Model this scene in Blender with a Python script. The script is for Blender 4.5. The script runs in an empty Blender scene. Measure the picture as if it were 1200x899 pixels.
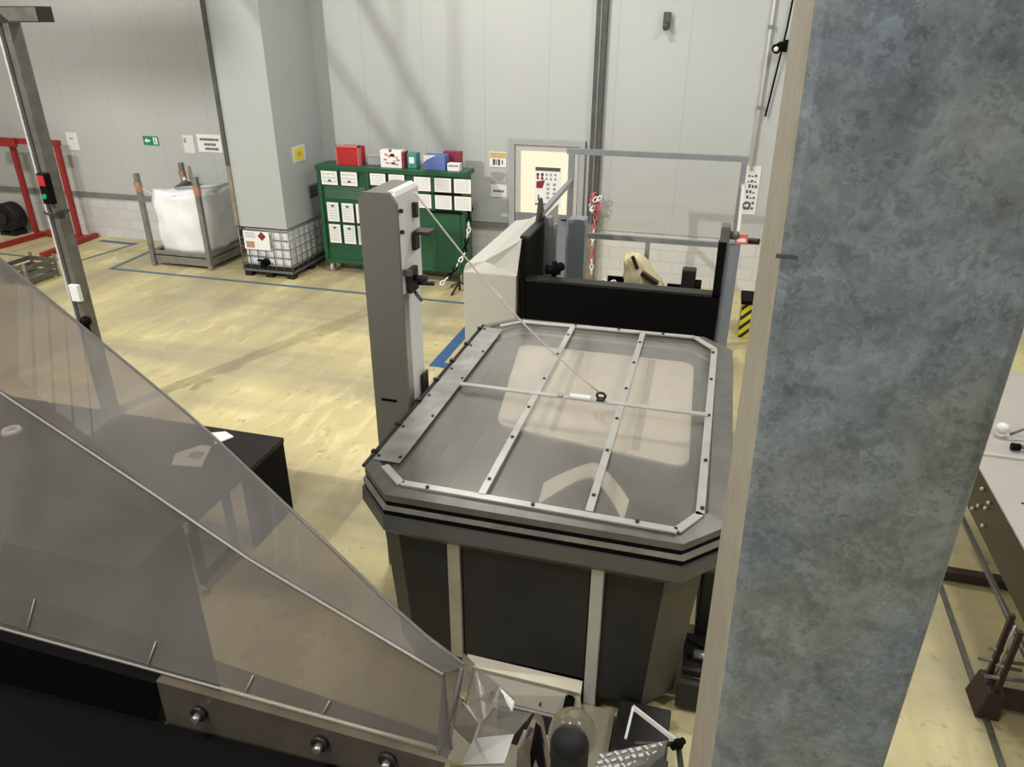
import bpy, bmesh, math, random
from mathutils import Vector, Matrix, noise
random.seed(7)
sc = bpy.context.scene
C = sc.collection
V = Vector

# ---------------------------------------------------------------- camera
FPX, PITCH, YAW, ROLL, CAMH = 863.4, .450186, .264119, -.005416, 4.0
cy_, sy_, cp_, sp_ = math.cos(YAW), math.sin(YAW), math.cos(PITCH), math.sin(PITCH)
fwd = V((-sy_*cp_, cy_*cp_, -sp_)); rgt = V((cy_, sy_, 0)); dwn = fwd.cross(rgt)
c_, s_ = math.cos(ROLL), math.sin(ROLL)
r2 = rgt*c_ + dwn*s_; d2 = dwn*c_ - rgt*s_
cam = bpy.data.objects.new('camera', bpy.data.cameras.new('camera'))
C.objects.link(cam)
cam.data.lens = FPX/1200*36; cam.data.sensor_width = 36
cam.data.clip_start = .02; cam.data.clip_end = 200
m = Matrix((r2, -d2, -fwd)).transposed().to_4x4(); m.translation = V((0, 0, CAMH))
cam.matrix_world = m
sc.camera = cam

# ---------------------------------------------------------------- light and exposure
sc.view_settings.view_transform = 'Standard'
sc.view_settings.look = 'None'
sc.view_settings.gamma = 1
sc.view_settings.use_curve_mapping = False
sc.view_settings.exposure = -0.12
w = bpy.data.worlds.new('world'); sc.world = w; w.use_nodes = True
w.node_tree.nodes['Background'].inputs[0].default_value = (.75, .8, .85, 1)
w.node_tree.nodes['Background'].inputs[1].default_value = .4

LAMPS = [(-13, 7.6, 7.4), (-3.0, 8.6, 7.4), (2.5, 7.8, 7.4), (-9.5, 1.5, 7.4), (-2.0, 0, 7.4), (4.0, 2.0, 7.4), (-12.5, -4.5, 7.4), (-3, -5, 7.4)]
LAMP_W = [300, 270, 225, 210, 185, 200, 180, 165]

def area(name, loc, target, sx, sy, power, col):
    l = bpy.data.lights.new(name, 'AREA'); l.shape = 'RECTANGLE'; l.size = sx; l.size_y = sy
    l.energy = power; l.color = col
    o = bpy.data.objects.new(name, l); C.objects.link(o); o.location = loc
    o.rotation_euler = (V(target)-V(loc)).to_track_quat('-Z', 'Y').to_euler()
    return o
for (x, y, z), p in zip(LAMPS, LAMP_W):
    area('high_bay_light', (x, y, z-.04), (x, y, 0), 1.5, .45, p, (1, .975, .93))

area('daylight_window', (-2.5, -11.9, 3.6), (-2.5, 0, 2.6), 7, 2.6, 250, (.86, .93, 1.0))  # added cool fill from behind the camera, brightens the galvanised post
ADDED_FLOOD = (-9, -1, 8.3)
fl_ = bpy.data.lights.new('flood_light', 'SPOT'); fl_.energy = 4200; fl_.color = (1, .97, .9); fl_.shadow_soft_size = .10; fl_.spot_size = 1.35; fl_.spot_blend = .6  # added spot that throws the brace shadows onto the back wall
fo = bpy.data.objects.new('flood_light', fl_); C.objects.link(fo); fo.location = ADDED_FLOOD
fo.rotation_euler = (V((-4.5, 12.5, 2.6))-V(ADDED_FLOOD)).to_track_quat('-Z', 'Y').to_euler()

# ---------------------------------------------------------------- materials
def mat(name, col, rough=.5, metal=0, spec=.5, noise_amt=0, noise_scale=5, bump=0, bump_scale=40, col2=None, stretch=None, coat=0):
    M = bpy.data.materials.new(name); M.use_nodes = True
    nt = M.node_tree; N = nt.nodes; L = nt.links; b = N['Principled BSDF']
    b.inputs['Base Color'].default_value = (*col, 1); b.inputs['Roughness'].default_value = rough
    b.inputs['Metallic'].default_value = metal; b.inputs['Specular IOR Level'].default_value = spec
    if coat: b.inputs['Coat Weight'].default_value = coat
    tc = N.new('ShaderNodeTexCoord'); mp = N.new('ShaderNodeMapping'); L.new(tc.outputs['Object'], mp.inputs[0])
    if stretch: mp.inputs['Scale'].default_value = stretch
    if noise_amt or col2:
        n = N.new('ShaderNodeTexNoise'); n.inputs['Scale'].default_value = noise_scale; n.inputs['Detail'].default_value = 5
        L.new(mp.outputs[0], n.inputs['Vector'])
        r = N.new('ShaderNodeMapRange'); r.inputs[1].default_value = .3; r.inputs[2].default_value = .7
        L.new(n.outputs[0], r.inputs[0])
        mx = N.new('ShaderNodeMix'); mx.data_type = 'RGBA'
        c2 = col2 or tuple(c*(1-noise_amt) for c in col)
        mx.inputs[6].default_value = (*col, 1); mx.inputs[7].default_value = (*c2, 1)
        L.new(r.outputs[0], mx.inputs[0]); L.new(mx.outputs[2], b.inputs['Base Color'])
    if bump:
        n2 = N.new('ShaderNodeTexNoise'); n2.inputs['Scale'].default_value = bump_scale; L.new(mp.outputs[0], n2.inputs['Vector'])
        bp = N.new('ShaderNodeBump'); bp.inputs['Strength'].default_value = bump; bp.inputs['Distance'].default_value = .01
        L.new(n2.outputs[0], bp.inputs['Height']); L.new(bp.outputs[0], b.inputs['Normal'])
    return M

def emis(name, col, s):
    M = bpy.data.materials.new(name); M.use_nodes = True; b = M.node_tree.nodes['Principled BSDF']
    b.inputs['Base Color'].default_value = (.1, .1, .1, 1)
    b.inputs['Emission Color'].default_value = (*col, 1); b.inputs['Emission Strength'].default_value = s
    return M

def clear(name, tint, haze_col, haze, rough=.08, gloss=.5, streak=0):
    """tinted see-through plastic: transmitted tint + a little scattering haze + a glossy skin"""
    M = bpy.data.materials.new(name); M.use_nodes = True; nt = M.node_tree; N = nt.nodes; L = nt.links
    out = N['Material Output']; N.remove(N['Principled BSDF'])
    tr = N.new('ShaderNodeBsdfTransparent'); tr.inputs[0].default_value = (*tint, 1)
    df = N.new('ShaderNodeBsdfDiffuse'); df.inputs[0].default_value = (*haze_col, 1)
    gl = N.new('ShaderNodeBsdfGlossy'); gl.inputs[0].default_value = (1, 1, 1, 1); gl.inputs['Roughness'].default_value = rough
    m1 = N.new('ShaderNodeMixShader'); m1.inputs[0].default_value = haze
    tc = N.new('ShaderNodeTexCoord'); n = N.new('ShaderNodeTexNoise'); n.inputs['Scale'].default_value = 3; n.inputs['Detail'].default_value = 4
    L.new(tc.outputs['Object'], n.inputs['Vector'])
    r = N.new('ShaderNodeMapRange'); r.inputs[1].default_value = .35; r.inputs[2].default_value = .7
    r.inputs[3].default_value = haze*.75; r.inputs[4].default_value = min(1, haze*1.35)
    L.new(n.outputs[0], r.inputs[0]); L.new(r.outputs[0], m1.inputs[0])
    L.new(tr.outputs[0], m1.inputs[1]); L.new(df.outputs[0], m1.inputs[2])
    fr = N.new('ShaderNodeFresnel'); fr.inputs[0].default_value = 1.45
    mu = N.new('ShaderNodeMath'); mu.operation = 'MULTIPLY'; mu.inputs[1].default_value = gloss; L.new(fr.outputs[0], mu.inputs[0])
    m2 = N.new('ShaderNodeMixShader'); L.new(mu.outputs[0], m2.inputs[0]); L.new(m1.outputs[0], m2.inputs[1]); L.new(gl.outputs[0], m2.inputs[2])
    L.new(m2.outputs[0], out.inputs[0])
    return M

def floor_mat():
    M = bpy.data.materials.new('floor_coating'); M.use_nodes = True; nt = M.node_tree; N = nt.nodes; L = nt.links; b = N['Principled BSDF']
    tc = N.new('ShaderNodeTexCoord')
    def nz(scale, detail, st=(1, 1, 1), rot=0, dist=0):
        mp = N.new('ShaderNodeMapping'); mp.inputs['Scale'].default_value = st; mp.inputs['Rotation'].default_value = (0, 0, rot)
        L.new(tc.outputs['Object'], mp.inputs[0])
        n = N.new('ShaderNodeTexNoise'); n.inputs['Scale'].default_value = scale; n.inputs['Detail'].default_value = detail; n.inputs['Distortion'].default_value = dist
        L.new(mp.outputs[0], n.inputs['Vector']); return n
    def mixc(fac, a, bc, lo, hi):
        r = N.new('ShaderNodeMapRange'); r.inputs[1].default_value = lo; r.inputs[2].default_value = hi; L.new(fac, r.inputs[0])
        mx = N.new('ShaderNodeMix'); mx.data_type = 'RGBA'; L.new(r.outputs[0], mx.inputs[0])
        if isinstance(a, tuple): mx.inputs[6].default_value = (*a, 1)
        else: L.new(a, mx.inputs[6])
        mx.inputs[7].default_value = (*bc, 1); return mx.outputs[2]
    o = mixc(nz(.6, 6).outputs[0], (.64, .555, .275), (.50, .43, .225), .35, .65)
    o = mixc(nz(4, 6, (1, .35, 1), .3, .8).outputs[0], o, (.66, .58, .32), .50, .62)
    o = mixc(nz(1.2, 4, (1, .12, 1), .5).outputs[0], o, (.30, .265, .18), .47, .74)      # tyre and drag marks
    o = mixc(nz(1.4, 4, (.12, 1, 1), .15).outputs[0], o, (.33, .29, .20), .47, .76)
    o = mixc(nz(9, 3).outputs[0], o, (.30, .26, .18), .62, .78)
    L.new(o, b.inputs['Base Color']); b.inputs['Roughness'].default_value = .42
    rr = N.new('ShaderNodeMapRange'); rr.inputs[3].default_value = .3; rr.inputs[4].default_value = .6
    L.new(nz(2.5, 4).outputs[0], rr.inputs[0]); L.new(rr.outputs[0], b.inputs['Roughness'])
    return M

def panel_mat():
    M = bpy.data.materials.new('wall_panel'); M.use_nodes = True; nt = M.node_tree; N = nt.nodes; L = nt.links; b = N['Principled BSDF']
    tc = N.new('ShaderNodeTexCoord'); sp = N.new('ShaderNodeSeparateXYZ'); L.new(tc.outputs['Object'], sp.inputs[0])
    def mth(op, a, bb):
        n = N.new('ShaderNodeMath'); n.operation = op
        for i, v in enumerate((a, bb)):
            if v is None: continue
            if isinstance(v, (int, float)): n.inputs[i].default_value = v
            else: L.new(v, n.inputs[i])
        return n.outputs[0]
    a = mth('ADD', sp.outputs[0], .62+1.08*30); q = mth('MODULO', a, 1.08); line = mth('LESS_THAN', q, .014)
    nn = N.new('ShaderNodeTexNoise'); nn.inputs['Scale'].default_value = .5; nn.inputs['Detail'].default_value = 3; L.new(tc.outputs['Object'], nn.inputs['Vector'])
    m0 = N.new('ShaderNodeMix'); m0.data_type = 'RGBA'; m0.inputs[6].default_value = (.50, .512, .50, 1); m0.inputs[7].default_value = (.43, .445, .44, 1)
    L.new(nn.outputs[0], m0.inputs[0])
    mx = N.new('ShaderNodeMix'); mx.data_type = 'RGBA'; L.new(line, mx.inputs[0]); L.new(m0.outputs[2], mx.inputs[6]); mx.inputs[7].default_value = (.40, .41, .40, 1)
    L.new(mx.outputs[2], b.inputs['Base Color']); b.inputs['Roughness'].default_value = .35
    return M

def brick_mat():
    M = bpy.data.materials.new('painted_brick'); M.use_nodes = True; nt = M.node_tree; N = nt.nodes; L = nt.links; b = N['Principled BSDF']
    tc = N.new('ShaderNodeTexCoord'); mp = N.new('ShaderNodeMapping'); mp.inputs['Rotation'].default_value = (math.radians(90), 0, 0)
    L.new(tc.outputs['Object'], mp.inputs[0])
    br = N.new('ShaderNodeTexBrick'); L.new(mp.outputs[0], br.inputs[0]); br.inputs['Scale'].default_value = 1
    br.inputs['Brick Width'].default_value = .44; br.inputs['Row Height'].default_value = .2; br.inputs['Mortar Size'].default_value = .008
    br.inputs['Color1'].default_value = (.60, .60, .585, 1); br.inputs['Color2'].default_value = (.55, .55, .54, 1); br.inputs['Mortar'].default_value = (.48, .48, .47, 1)
    L.new(br.outputs[0], b.inputs['Base Color']); b.inputs['Roughness'].default_value = .7
    return M

def galv_mat():
    M = bpy.data.materials.new('galvanised'); M.use_nodes = True; nt = M.node_tree; N = nt.nodes; L = nt.links; b = N['Principled BSDF']
    tc = N.new('ShaderNodeTexCoord')
    def nz(sc_, det, rough=.55, dist=0):
        n = N.new('ShaderNodeTexNoise'); n.inputs['Scale'].default_value = sc_; n.inputs['Detail'].default_value = det
        n.inputs['Roughness'].default_value = rough; n.inputs['Distortion'].default_value = dist; L.new(tc.outputs['Object'], n.inputs['Vector']); return n
    big, mid, fine = nz(7, 3), nz(17, 6, .62, .7), nz(85, 3)
    v = N.new('ShaderNodeTexVoronoi'); v.feature = 'F1'; v.inputs['Scale'].default_value = 60
    ad = N.new('ShaderNodeMixRGB'); ad.inputs[0].default_value = .10; L.new(tc.outputs['Object'], ad.inputs[1]); L.new(fine.outputs['Color'], ad.inputs[2]); L.new(ad.outputs[0], v.inputs['Vector'])
    sep = N.new('ShaderNodeSeparateColor'); L.new(v.outputs['Color'], sep.inputs[0])
    def ma(a, k, c):
        m_ = N.new('ShaderNodeMath'); m_.operation = 'MULTIPLY_ADD'; L.new(a, m_.inputs[0]); m_.inputs[1].default_value = k
        if isinstance(c, float): m_.inputs[2].default_value = c
        else: L.new(c, m_.inputs[2])
        return m_.outputs[0]
    val = ma(sep.outputs[0], .14, ma(fine.outputs[0], .25, ma(mid.outputs[0], .65, -.03)))
    cr = N.new('ShaderNodeValToRGB'); L.new(val, cr.inputs[0])
    e = cr.color_ramp.elements; e[0].position = .26; e[0].color = (.105, .118, .125, 1); e[1].position = .74; e[1].color = (.38, .415, .43, 1)
    x = e.new(.48); x.color = (.225, .248, .252, 1)
    hue = N.new('ShaderNodeMix'); hue.data_type = 'RGBA'; hue.blend_type = 'MULTIPLY'; hue.inputs[0].default_value = 1
    cr2 = N.new('ShaderNodeValToRGB'); L.new(big.outputs[0], cr2.inputs[0]); f = cr2.color_ramp.elements
    f[0].position = .35; f[0].color = (.92, .98, 1.10, 1); f[1].position = .62; f[1].color = (1.02, 1.0, .94, 1)
    L.new(cr.outputs[0], hue.inputs[6]); L.new(cr2.outputs[0], hue.inputs[7]); L.new(hue.outputs[2], b.inputs['Base Color'])
    b.inputs['Metallic'].default_value = .3; b.inputs['Roughness'].default_value = .5
    return M

def hazard_mat(name, c1, c2, freq, ang=.785):
    M = bpy.data.materials.new(name); M.use_nodes = True; nt = M.node_tree; N = nt.nodes; L = nt.links; b = N['Principled BSDF']
    tc = N.new('ShaderNodeTexCoord'); mp = N.new('ShaderNodeMapping'); mp.inputs['Rotation'].default_value = (0, ang, 0); L.new(tc.outputs['Object'], mp.inputs[0])
    wv = N.new('ShaderNodeTexWave'); wv.bands_direction = 'Z'; wv.inputs['Scale'].default_value = freq; L.new(mp.outputs[0], wv.inputs[0])
    g = N.new('ShaderNodeMath'); g.operation = 'GREATER_THAN'; g.inputs[1].default_value = .6; L.new(wv.outputs[1], g.inputs[0])
    mx = N.new('ShaderNodeMix'); mx.data_type = 'RGBA'; L.new(g.outputs[0], mx.inputs[0]); mx.inputs[6].default_value = (*c1, 1); mx.inputs[7].default_value = (*c2, 1)
    L.new(mx.outputs[2], b.inputs['Base Color'])
    return M

K = {}
K['floor'] = floor_mat(); K['panel'] = panel_mat(); K['brick'] = brick_mat(); K['galv'] = galv_mat()
K['galvside'] = mat('dusty_zinc', (.40, .36, .285), .5, .1, noise_amt=.2, noise_scale=30)  # warm light on the post's left side, painted into the zinc colour
K['ceiling'] = mat('ceiling_sheet', (.40, .40, .39), .7)
K['sidewall'] = mat('side_wall', (.5, .5, .48), .6)
K['casing'] = mat('grey_casing', (.43, .455, .455), .4, noise_amt=.05, noise_scale=1)
K['darktrim'] = mat('dark_trim', (.09, .09, .085), .5, noise_amt=.4, noise_scale=6)
K['oldtimber'] = mat('old_timber', (.30, .25, .19), .8, noise_amt=.4, noise_scale=12)
K['framegrey'] = mat('frame_grey', (.27, .26, .24), .45, .3, noise_amt=.3, noise_scale=7)
K['rail'] = mat('grey_rail', (.20, .21, .21), .5, noise_amt=.2)
K['steelpost'] = mat('dull_steel', (.20, .19, .17), .42, .55, noise_amt=.35, noise_scale=8)
K['steel'] = mat('stainless', (.50, .49, .46), .30, .75, noise_amt=.15, noise_scale=6, stretch=(1, 1, 8))
K['brushed'] = mat('brushed_steel', (.175, .170, .15), .45, .3, noise_amt=.08, noise_scale=5, stretch=(30, 30, 1))
K['lightsteel'] = mat('pale_steel', (.56, .55, .52), .45, .25, noise_amt=.1)
K['white'] = mat('white_enamel', (.72, .72, .71), .4)
K['paper'] = mat('paper', (.80, .80, .78), .7)
K['ink'] = mat('ink', (.08, .08, .085), .7)
K['greyink'] = mat('grey_ink', (.30, .30, .31), .7)
K['black'] = mat('black_paint', (.003, .003, .0032), .6, spec=.08)
K['blackrub'] = mat('black_rubber', (.012, .012, .012), .6, spec=.3)
K['darkmet'] = mat('dark_metal', (.03, .028, .026), .45, .3, noise_amt=.3)
K['tabletop'] = mat('dark_table_top', (.016, .013, .012), .55, spec=.3, noise_amt=.3, noise_scale=3)
K['red'] = mat('red_paint', (.30, .022, .02), .45)
K['redbox'] = mat('red_plastic', (.42, .015, .02), .45)
K['green'] = mat('green_paint', (.012, .092, .040), .4, noise_amt=.25, noise_scale=4)
K['greensign'] = mat('green_sign', (.0, .24, .12), .5)
K['blue'] = mat('blue_tape', (.035, .115, .27), .6, noise_amt=.25, noise_scale=9)
K['greytape'] = mat('worn_blue_tape', (.11, .155, .21), .6, noise_amt=.3, noise_scale=9)
K['yellow'] = mat('yellow_sign', (.78, .72, .05), .5)
K['orange'] = mat('orange_mark', (.45, .24, .14), .6)
K['tan'] = mat('tan_print', (.60, .42, .18), .7)
K['bluegrey'] = mat('blue_grey_paint', (.22, .24, .275), .42, .1, noise_amt=.1)
K['frame'] = mat('door_frame_grey', (.36, .37, .38), .45)
K['gaterail'] = mat('gate_rail', (.32, .335, .35), .38, .5, noise_amt=.15)
K['beige'] = mat('beige_enamel', (.50, .49, .44), .45, noise_amt=.06, noise_scale=2)
K['bag'] = mat('woven_bag', (.80, .81, .83), .75, bump=.3, bump_scale=14)
K['tankwhite'] = mat('tank_plastic', (.78, .80, .82), .45)
K['cage'] = mat('cage_tube', (.20, .21, .22), .4, .6)
K['cream'] = mat('cream_plastic', (.72, .64, .40), .5, noise_amt=.2, noise_scale=8)
K['pink'] = mat('faded_red', (.62, .16, .17), .5)
K['bodymetal'] = mat('dark_steel_panel', (.028, .028, .026), .5, .05, spec=.3, noise_amt=.35, noise_scale=2.5)
K['bodylight'] = mat('grey_steel_panel', (.085, .08, .068), .45, .3, noise_amt=.2, noise_scale=3)
K['skirt'] = mat('skirt_steel', (.145, .145, .145), .38, .5, noise_amt=.2, noise_scale=4)
K['sideplate'] = mat('worn_steel_plate', (.38, .37, .345), .4, .35, noise_amt=.35, noise_scale=6)
K['rim'] = mat('lid_rim_steel', (.20, .192, .178), .42, .5, noise_amt=.3, noise_scale=7)
K['strip'] = mat('aluminium_strip', (.52, .51, .48), .38, .3, noise_amt=.15, noise_scale=9)
K['ribstrip'] = mat('rib_steel', (.46, .42, .33), .45, .3, noise_amt=.2, noise_scale=4)
K['liner'] = mat('beige_liner', (.88, .80, .71), .5, noise_amt=.08, noise_scale=3)  # colour of the pale reflections on the lid
K['linerseam'] = mat('liner_seam', (.52, .46, .40), .5)  # darker tone of the columns mirrored in the lid
K['tubin'] = mat('grey_tub_inside', (.13, .123, .113), .5, noise_amt=.2, noise_scale=2)
K['lidplastic'] = clear('lid_polycarbonate', (.95, .94, .92), (.50, .48, .45), .10, .16, .5)
K['guard'] = clear('smoky_guard_plastic', (.64, .61, .58), (.33, .31, .295), .22, .35, .16)
K['guard2'] = clear('clear_cover_plastic', (.80, .78, .75), (.5, .48, .45), .22, .06, 1.0)
K['facet'] = clear('facet_plastic', (.74, .72, .69), (.30, .285, .27), .30, .15, .7)
K['hood'] = clear('hood_plastic', (.66, .64, .60), (.22, .21, .19), .30, .15, .5)
K['guardedge'] = mat('plastic_edge', (.30, .285, .265), .3)
K['darkedge'] = mat('dark_plastic_edge', (.13, .12, .115), .3)
K['guardsteel'] = mat('guard_steel', (.20, .165, .125), .4, .5, noise_amt=.35, noise_scale=9)
K['trough'] = mat('bright_steel', (.50, .455, .36), .4, .4, noise_amt=.15)
K['cabdark'] = mat('dark_grey_paint', (.035, .036, .037), .5, noise_amt=.2)  # tone of the dark reflection in the guard
K['brown'] = mat('brown_steel', (.055, .035, .028), .5, .3, noise_amt=.4)
K['plate'] = mat('conveyor_plate', (.50, .47, .43), .4, .2, noise_amt=.08)
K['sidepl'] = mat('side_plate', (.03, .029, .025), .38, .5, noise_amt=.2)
K['paneglow'] = emis('lit_window', (1.0, .94, .66), .95)
K['skyglow'] = emis('daylight_pane', (.86, .93, 1.0), 1.4)  # glow of the added fill window
K['lampglow'] = emis('lamp_diffuser', (1, .96, .88), 6)
K['hazard'] = hazard_mat('hazard_stripes', (.80, .70, .03), (.02, .02, .02), 3.0)
K['cord'] = mat('pale_cord', (.60, .56, .50), .6)
K['navy'] = mat('blue_print', (.10, .16, .42), .5)
K['maroon'] = mat('maroon_print', (.22, .015, .04), .5)
K['teal'] = mat('teal_print', (.05, .25, .22), .5)
K['lilac'] = mat('lilac_print', (.60, .55, .75), .5)

# ---------------------------------------------------------------- mesh builder
class MB:
    def __init__(s): s.bm = bmesh.new(); s.mats = []; s.cur = 0
    def use(s, key):
        if not s.mats and len(s.bm.faces): s.mats = [None]
        if key not in s.mats: s.mats.append(key)
        s.cur = s.mats.index(key); return s
    def _new(s, n0, smooth=False):
        s.bm.faces.ensure_lookup_table()
        for f in s.bm.faces[n0:]: f.material_index = s.cur; f.smooth = smooth
    def hexa(s, pts, bevel=0):
        n0 = len(s.bm.faces)
        if bevel:
            t = bmesh.new(); _hex(t, pts); bmesh.ops.bevel(t, geom=t.edges[:], offset=bevel, segments=2, affect='EDGES', profile=.5)
            me = bpy.data.meshes.new('t'); t.to_mesh(me); t.free(); s.bm.from_mesh(me); bpy.data.meshes.remove(me)
        else: _hex(s.bm, pts)
        s._new(n0); return s
    def box(s, x0, x1, y0, y1, z0, z1, bevel=0):
        return s.hexa([(x0, y0, z0), (x1, y0, z0), (x1, y1, z0), (x0, y1, z0), (x0, y0, z1), (x1, y0, z1), (x1, y1, z1), (x0, y1, z1)], bevel)
    def prism(s, ring, off):
        """closed solid: ring of points extruded by off"""
        n0 = len(s.bm.faces); off = V(off)
        a = [s.bm.verts.new(p) for p in ring]; b = [s.bm.verts.new(V(p)+off) for p in ring]
        s.bm.faces.new(a); s.bm.faces.new(b[::-1]); n = len(a)
        for i in range(n): s.bm.faces.new((a[i], b[i], b[(i+1) % n], a[(i+1) % n])[::-1])
        s._new(n0); return s
    def loft(s, rings, cap=True, smooth=False, closed=True):
        n0 = len(s.bm.faces)
        vs = [[s.bm.verts.new(p) for p in r] for r in rings]; n = len(rings[0])
        for a, b in zip(vs, vs[1:]):
            for i in range(n if closed else n-1): s.bm.faces.new((a[i], a[(i+1) % n], b[(i+1) % n], b[i]))
        if cap: s.bm.faces.new(vs[0][::-1]); s.bm.faces.new(vs[-1])
        s._new(n0, smooth); return s
    def cyl(s, p, q, r, seg=12, rb=None):
        p, q = V(p), V(q); ax = (q-p).normalized(); u = ax.orthogonal().normalized(); v = ax.cross(u); rb = r if rb is None else rb
        R = []
        for c, rr in ((p, r), (q, rb)):
            R.append([c+u*math.cos(2*math.pi*i/seg)*rr+v*math.sin(2*math.pi*i/seg)*rr for i in range(seg)])
        n0 = len(s.bm.faces); s.loft(R)
        s.bm.faces.ensure_lookup_table()
        for f in s.bm.faces[n0:]: f.smooth = len(f.verts) == 4
        return s
    def beam(s, p, q, wd, ht, up=(0, 0, 1)):
        p, q = V(p), V(q); ax = (q-p).normalized(); side = ax.cross(V(up)).normalized()*wd/2; u = side.cross(ax).normalized()*ht/2
        return s.hexa([p-side-u, p+side-u, q+side-u, q-side-u, p-side+u, p+side+u, q+side+u, q-side+u])
    def tube(s, pts, r, seg=8):
        pts = [V(p) for p in pts]; R = []; u = None
        for i, p in enumerate(pts):
            t = (pts[min(i+1, len(pts)-1)]-pts[max(i-1, 0)]).normalized()
            u = (t.orthogonal() if u is None else u-t*u.dot(t)).normalized(); v = t.cross(u)
            R.append([p+u*math.cos(2*math.pi*k/seg)*r+v*math.sin(2*math.pi*k/seg)*r for k in range(seg)])
        return s.loft(R, smooth=True)
    def ball(s, c, r, sc3=(1, 1, 1), seg=12):
        n0 = len(s.bm.faces)
        mt = Matrix.Translation(V(c)) @ Matrix.Diagonal((*[r*k for k in sc3], 1))
        bmesh.ops.create_uvsphere(s.bm, u_segments=seg, v_segments=seg//2+2, radius=1, matrix=mt); s._new(n0, True); return s
    def torus(s, c, n, R, r, st=(1, 1), seg=14, rs=6, up=None):
        c, n = V(c), V(n).normalized(); u = (V(up) if up else n.orthogonal()); u = (u-n*u.dot(n)).normalized(); v = n.cross(u); rings = []
        for i in range(seg+1):
            a = 2*math.pi*i/seg; d = u*math.cos(a)*st[0]+v*math.sin(a)*st[1]; cc = c+d*R; dd = (u*math.cos(a)+v*math.sin(a))
            rings.append([cc+dd*math.cos(2*math.pi*k/rs)*r+n*math.sin(2*math.pi*k/rs)*r for k in range(rs)])
        return s.loft(rings, cap=False, smooth=True)
    def build(s, name, key=None, parent=None, local=False):
        bmesh.ops.recalc_face_normals(s.bm, faces=s.bm.faces[:])
        me = bpy.data.meshes.new(name)
        if key and not s.mats: s.mats = [key]
        if s.mats and s.mats[0] is None: s.mats[0] = key
        off = V((0, 0, 0))
        if not local:
            if parent is not None:
                p = parent
                while p is not None: off += p.location; p = p.parent
            else:
                vs = [v.co for v in s.bm.verts]
                off = V(((min(v.x for v in vs)+max(v.x for v in vs))/2, (min(v.y for v in vs)+max(v.y for v in vs))/2, min(v.z for v in vs)))
            bmesh.ops.translate(s.bm, verts=s.bm.verts[:], vec=-off)
        s.bm.to_mesh(me); s.bm.free()
        for k in s.mats: me.materials.append(K[k])
        o = bpy.data.objects.new(name, me); C.objects.link(o)
        if parent is not None: o.parent = parent
        elif not local: o.location = off
        return o
def _hex(bm, p):
    v = [bm.verts.new(q) for q in p]
    for f in ((0, 3, 2, 1), (4, 5, 6, 7), (0, 1, 5, 4), (1, 2, 6, 5), (2, 3, 7, 6), (3, 0, 4, 7)): bm.faces.new([v[i] for i in f])

def tag(o, label, cat, group=None):
    o['label'] = label; o['category'] = cat
    if group: o['group'] = group
    return o
def thing(name, label, cat, loc=(0, 0, 0), group=None):
    o = bpy.data.objects.new(name, None); C.objects.link(o); o.location = loc; o.empty_display_size = .1
    return tag(o, label, cat, group)
def struct(mb, name, key=None):
    o = mb.build(name, key); o['kind'] = 'structure'; return o
def copy_tree(o, parent=None):
    c = o.copy(); C.objects.link(c); c.parent = parent
    for ch in [q for q in bpy.data.objects if q.parent is o]: copy_tree(ch, c)
    return c
def strokes(mb, x0, x1, z0, z1, y, n, words=3, vert=False):
    """illegible print: n rows of short dark dashes on a sheet facing -Y at depth y"""
    h = (z1-z0)/n
    for i in range(n):
        zc = z1-h*(i+.5); x = x0
        while x < x1-.004:
            wd = random.uniform(.10, .26)*(x1-x0); wd = min(wd, x1-x)
            mb.box(x, x+wd*.8, y-.0012, y, zc-h*.22, zc+h*.22); x += wd

# ================================================================ SETTING
struct(MB().box(-20, 7, -12, 13, -.2, 0), 'floor', 'floor')
WY = 12.5
struct(MB().box(-20, 7, WY, WY+.2, .88, 8.6), 'wall_back', 'panel')
struct(MB().box(-20, 7, WY+.02, WY+.25, 0, .88), 'wall_back_base', 'brick')
struct(MB().box(-20, -7.9, WY-.03, WY+.02, .83, .92).box(-6.9, -3.44, WY-.03, WY+.02, .80, .87), 'trim_1', 'rail')
struct(MB().box(-20.2, -20, -12, 13, 0, 8.6), 'wall_left', 'sidewall')
struct(MB().box(7, 7.2, -12, 13, 0, 8.6), 'wall_right', 'sidewall')
struct(MB().box(-20, 7, -12.2, -12, 0, 8.6), 'wall_front', 'sidewall')
wn = struct(MB().box(-6.1, 1.1, -12, -11.93, 2.2, 2.3).box(-6.1, 1.1, -12, -11.93, 4.9, 5.0).box(-6.1, -6.0, -12, -11.93, 2.3, 4.9).box(1.0, 1.1, -12, -11.93, 2.3, 4.9).box(-2.55, -2.45, -12, -11.93, 2.3, 4.9), 'window_1', 'frame')  # window added behind the camera to go with the cool fill
MB().box(-6.0, -2.55, -11.99, -11.97, 2.3, 4.9).build('pane', 'skyglow', wn)  # left pane of the added fill window
MB().box(-2.45, 1.0, -11.99, -11.97, 2.3, 4.9).build('pane', 'skyglow', wn)  # right pane of the added fill window
struct(MB().box(-20, 7, -12, 13, 8.6, 8.8), 'ceiling', 'ceiling')

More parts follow.
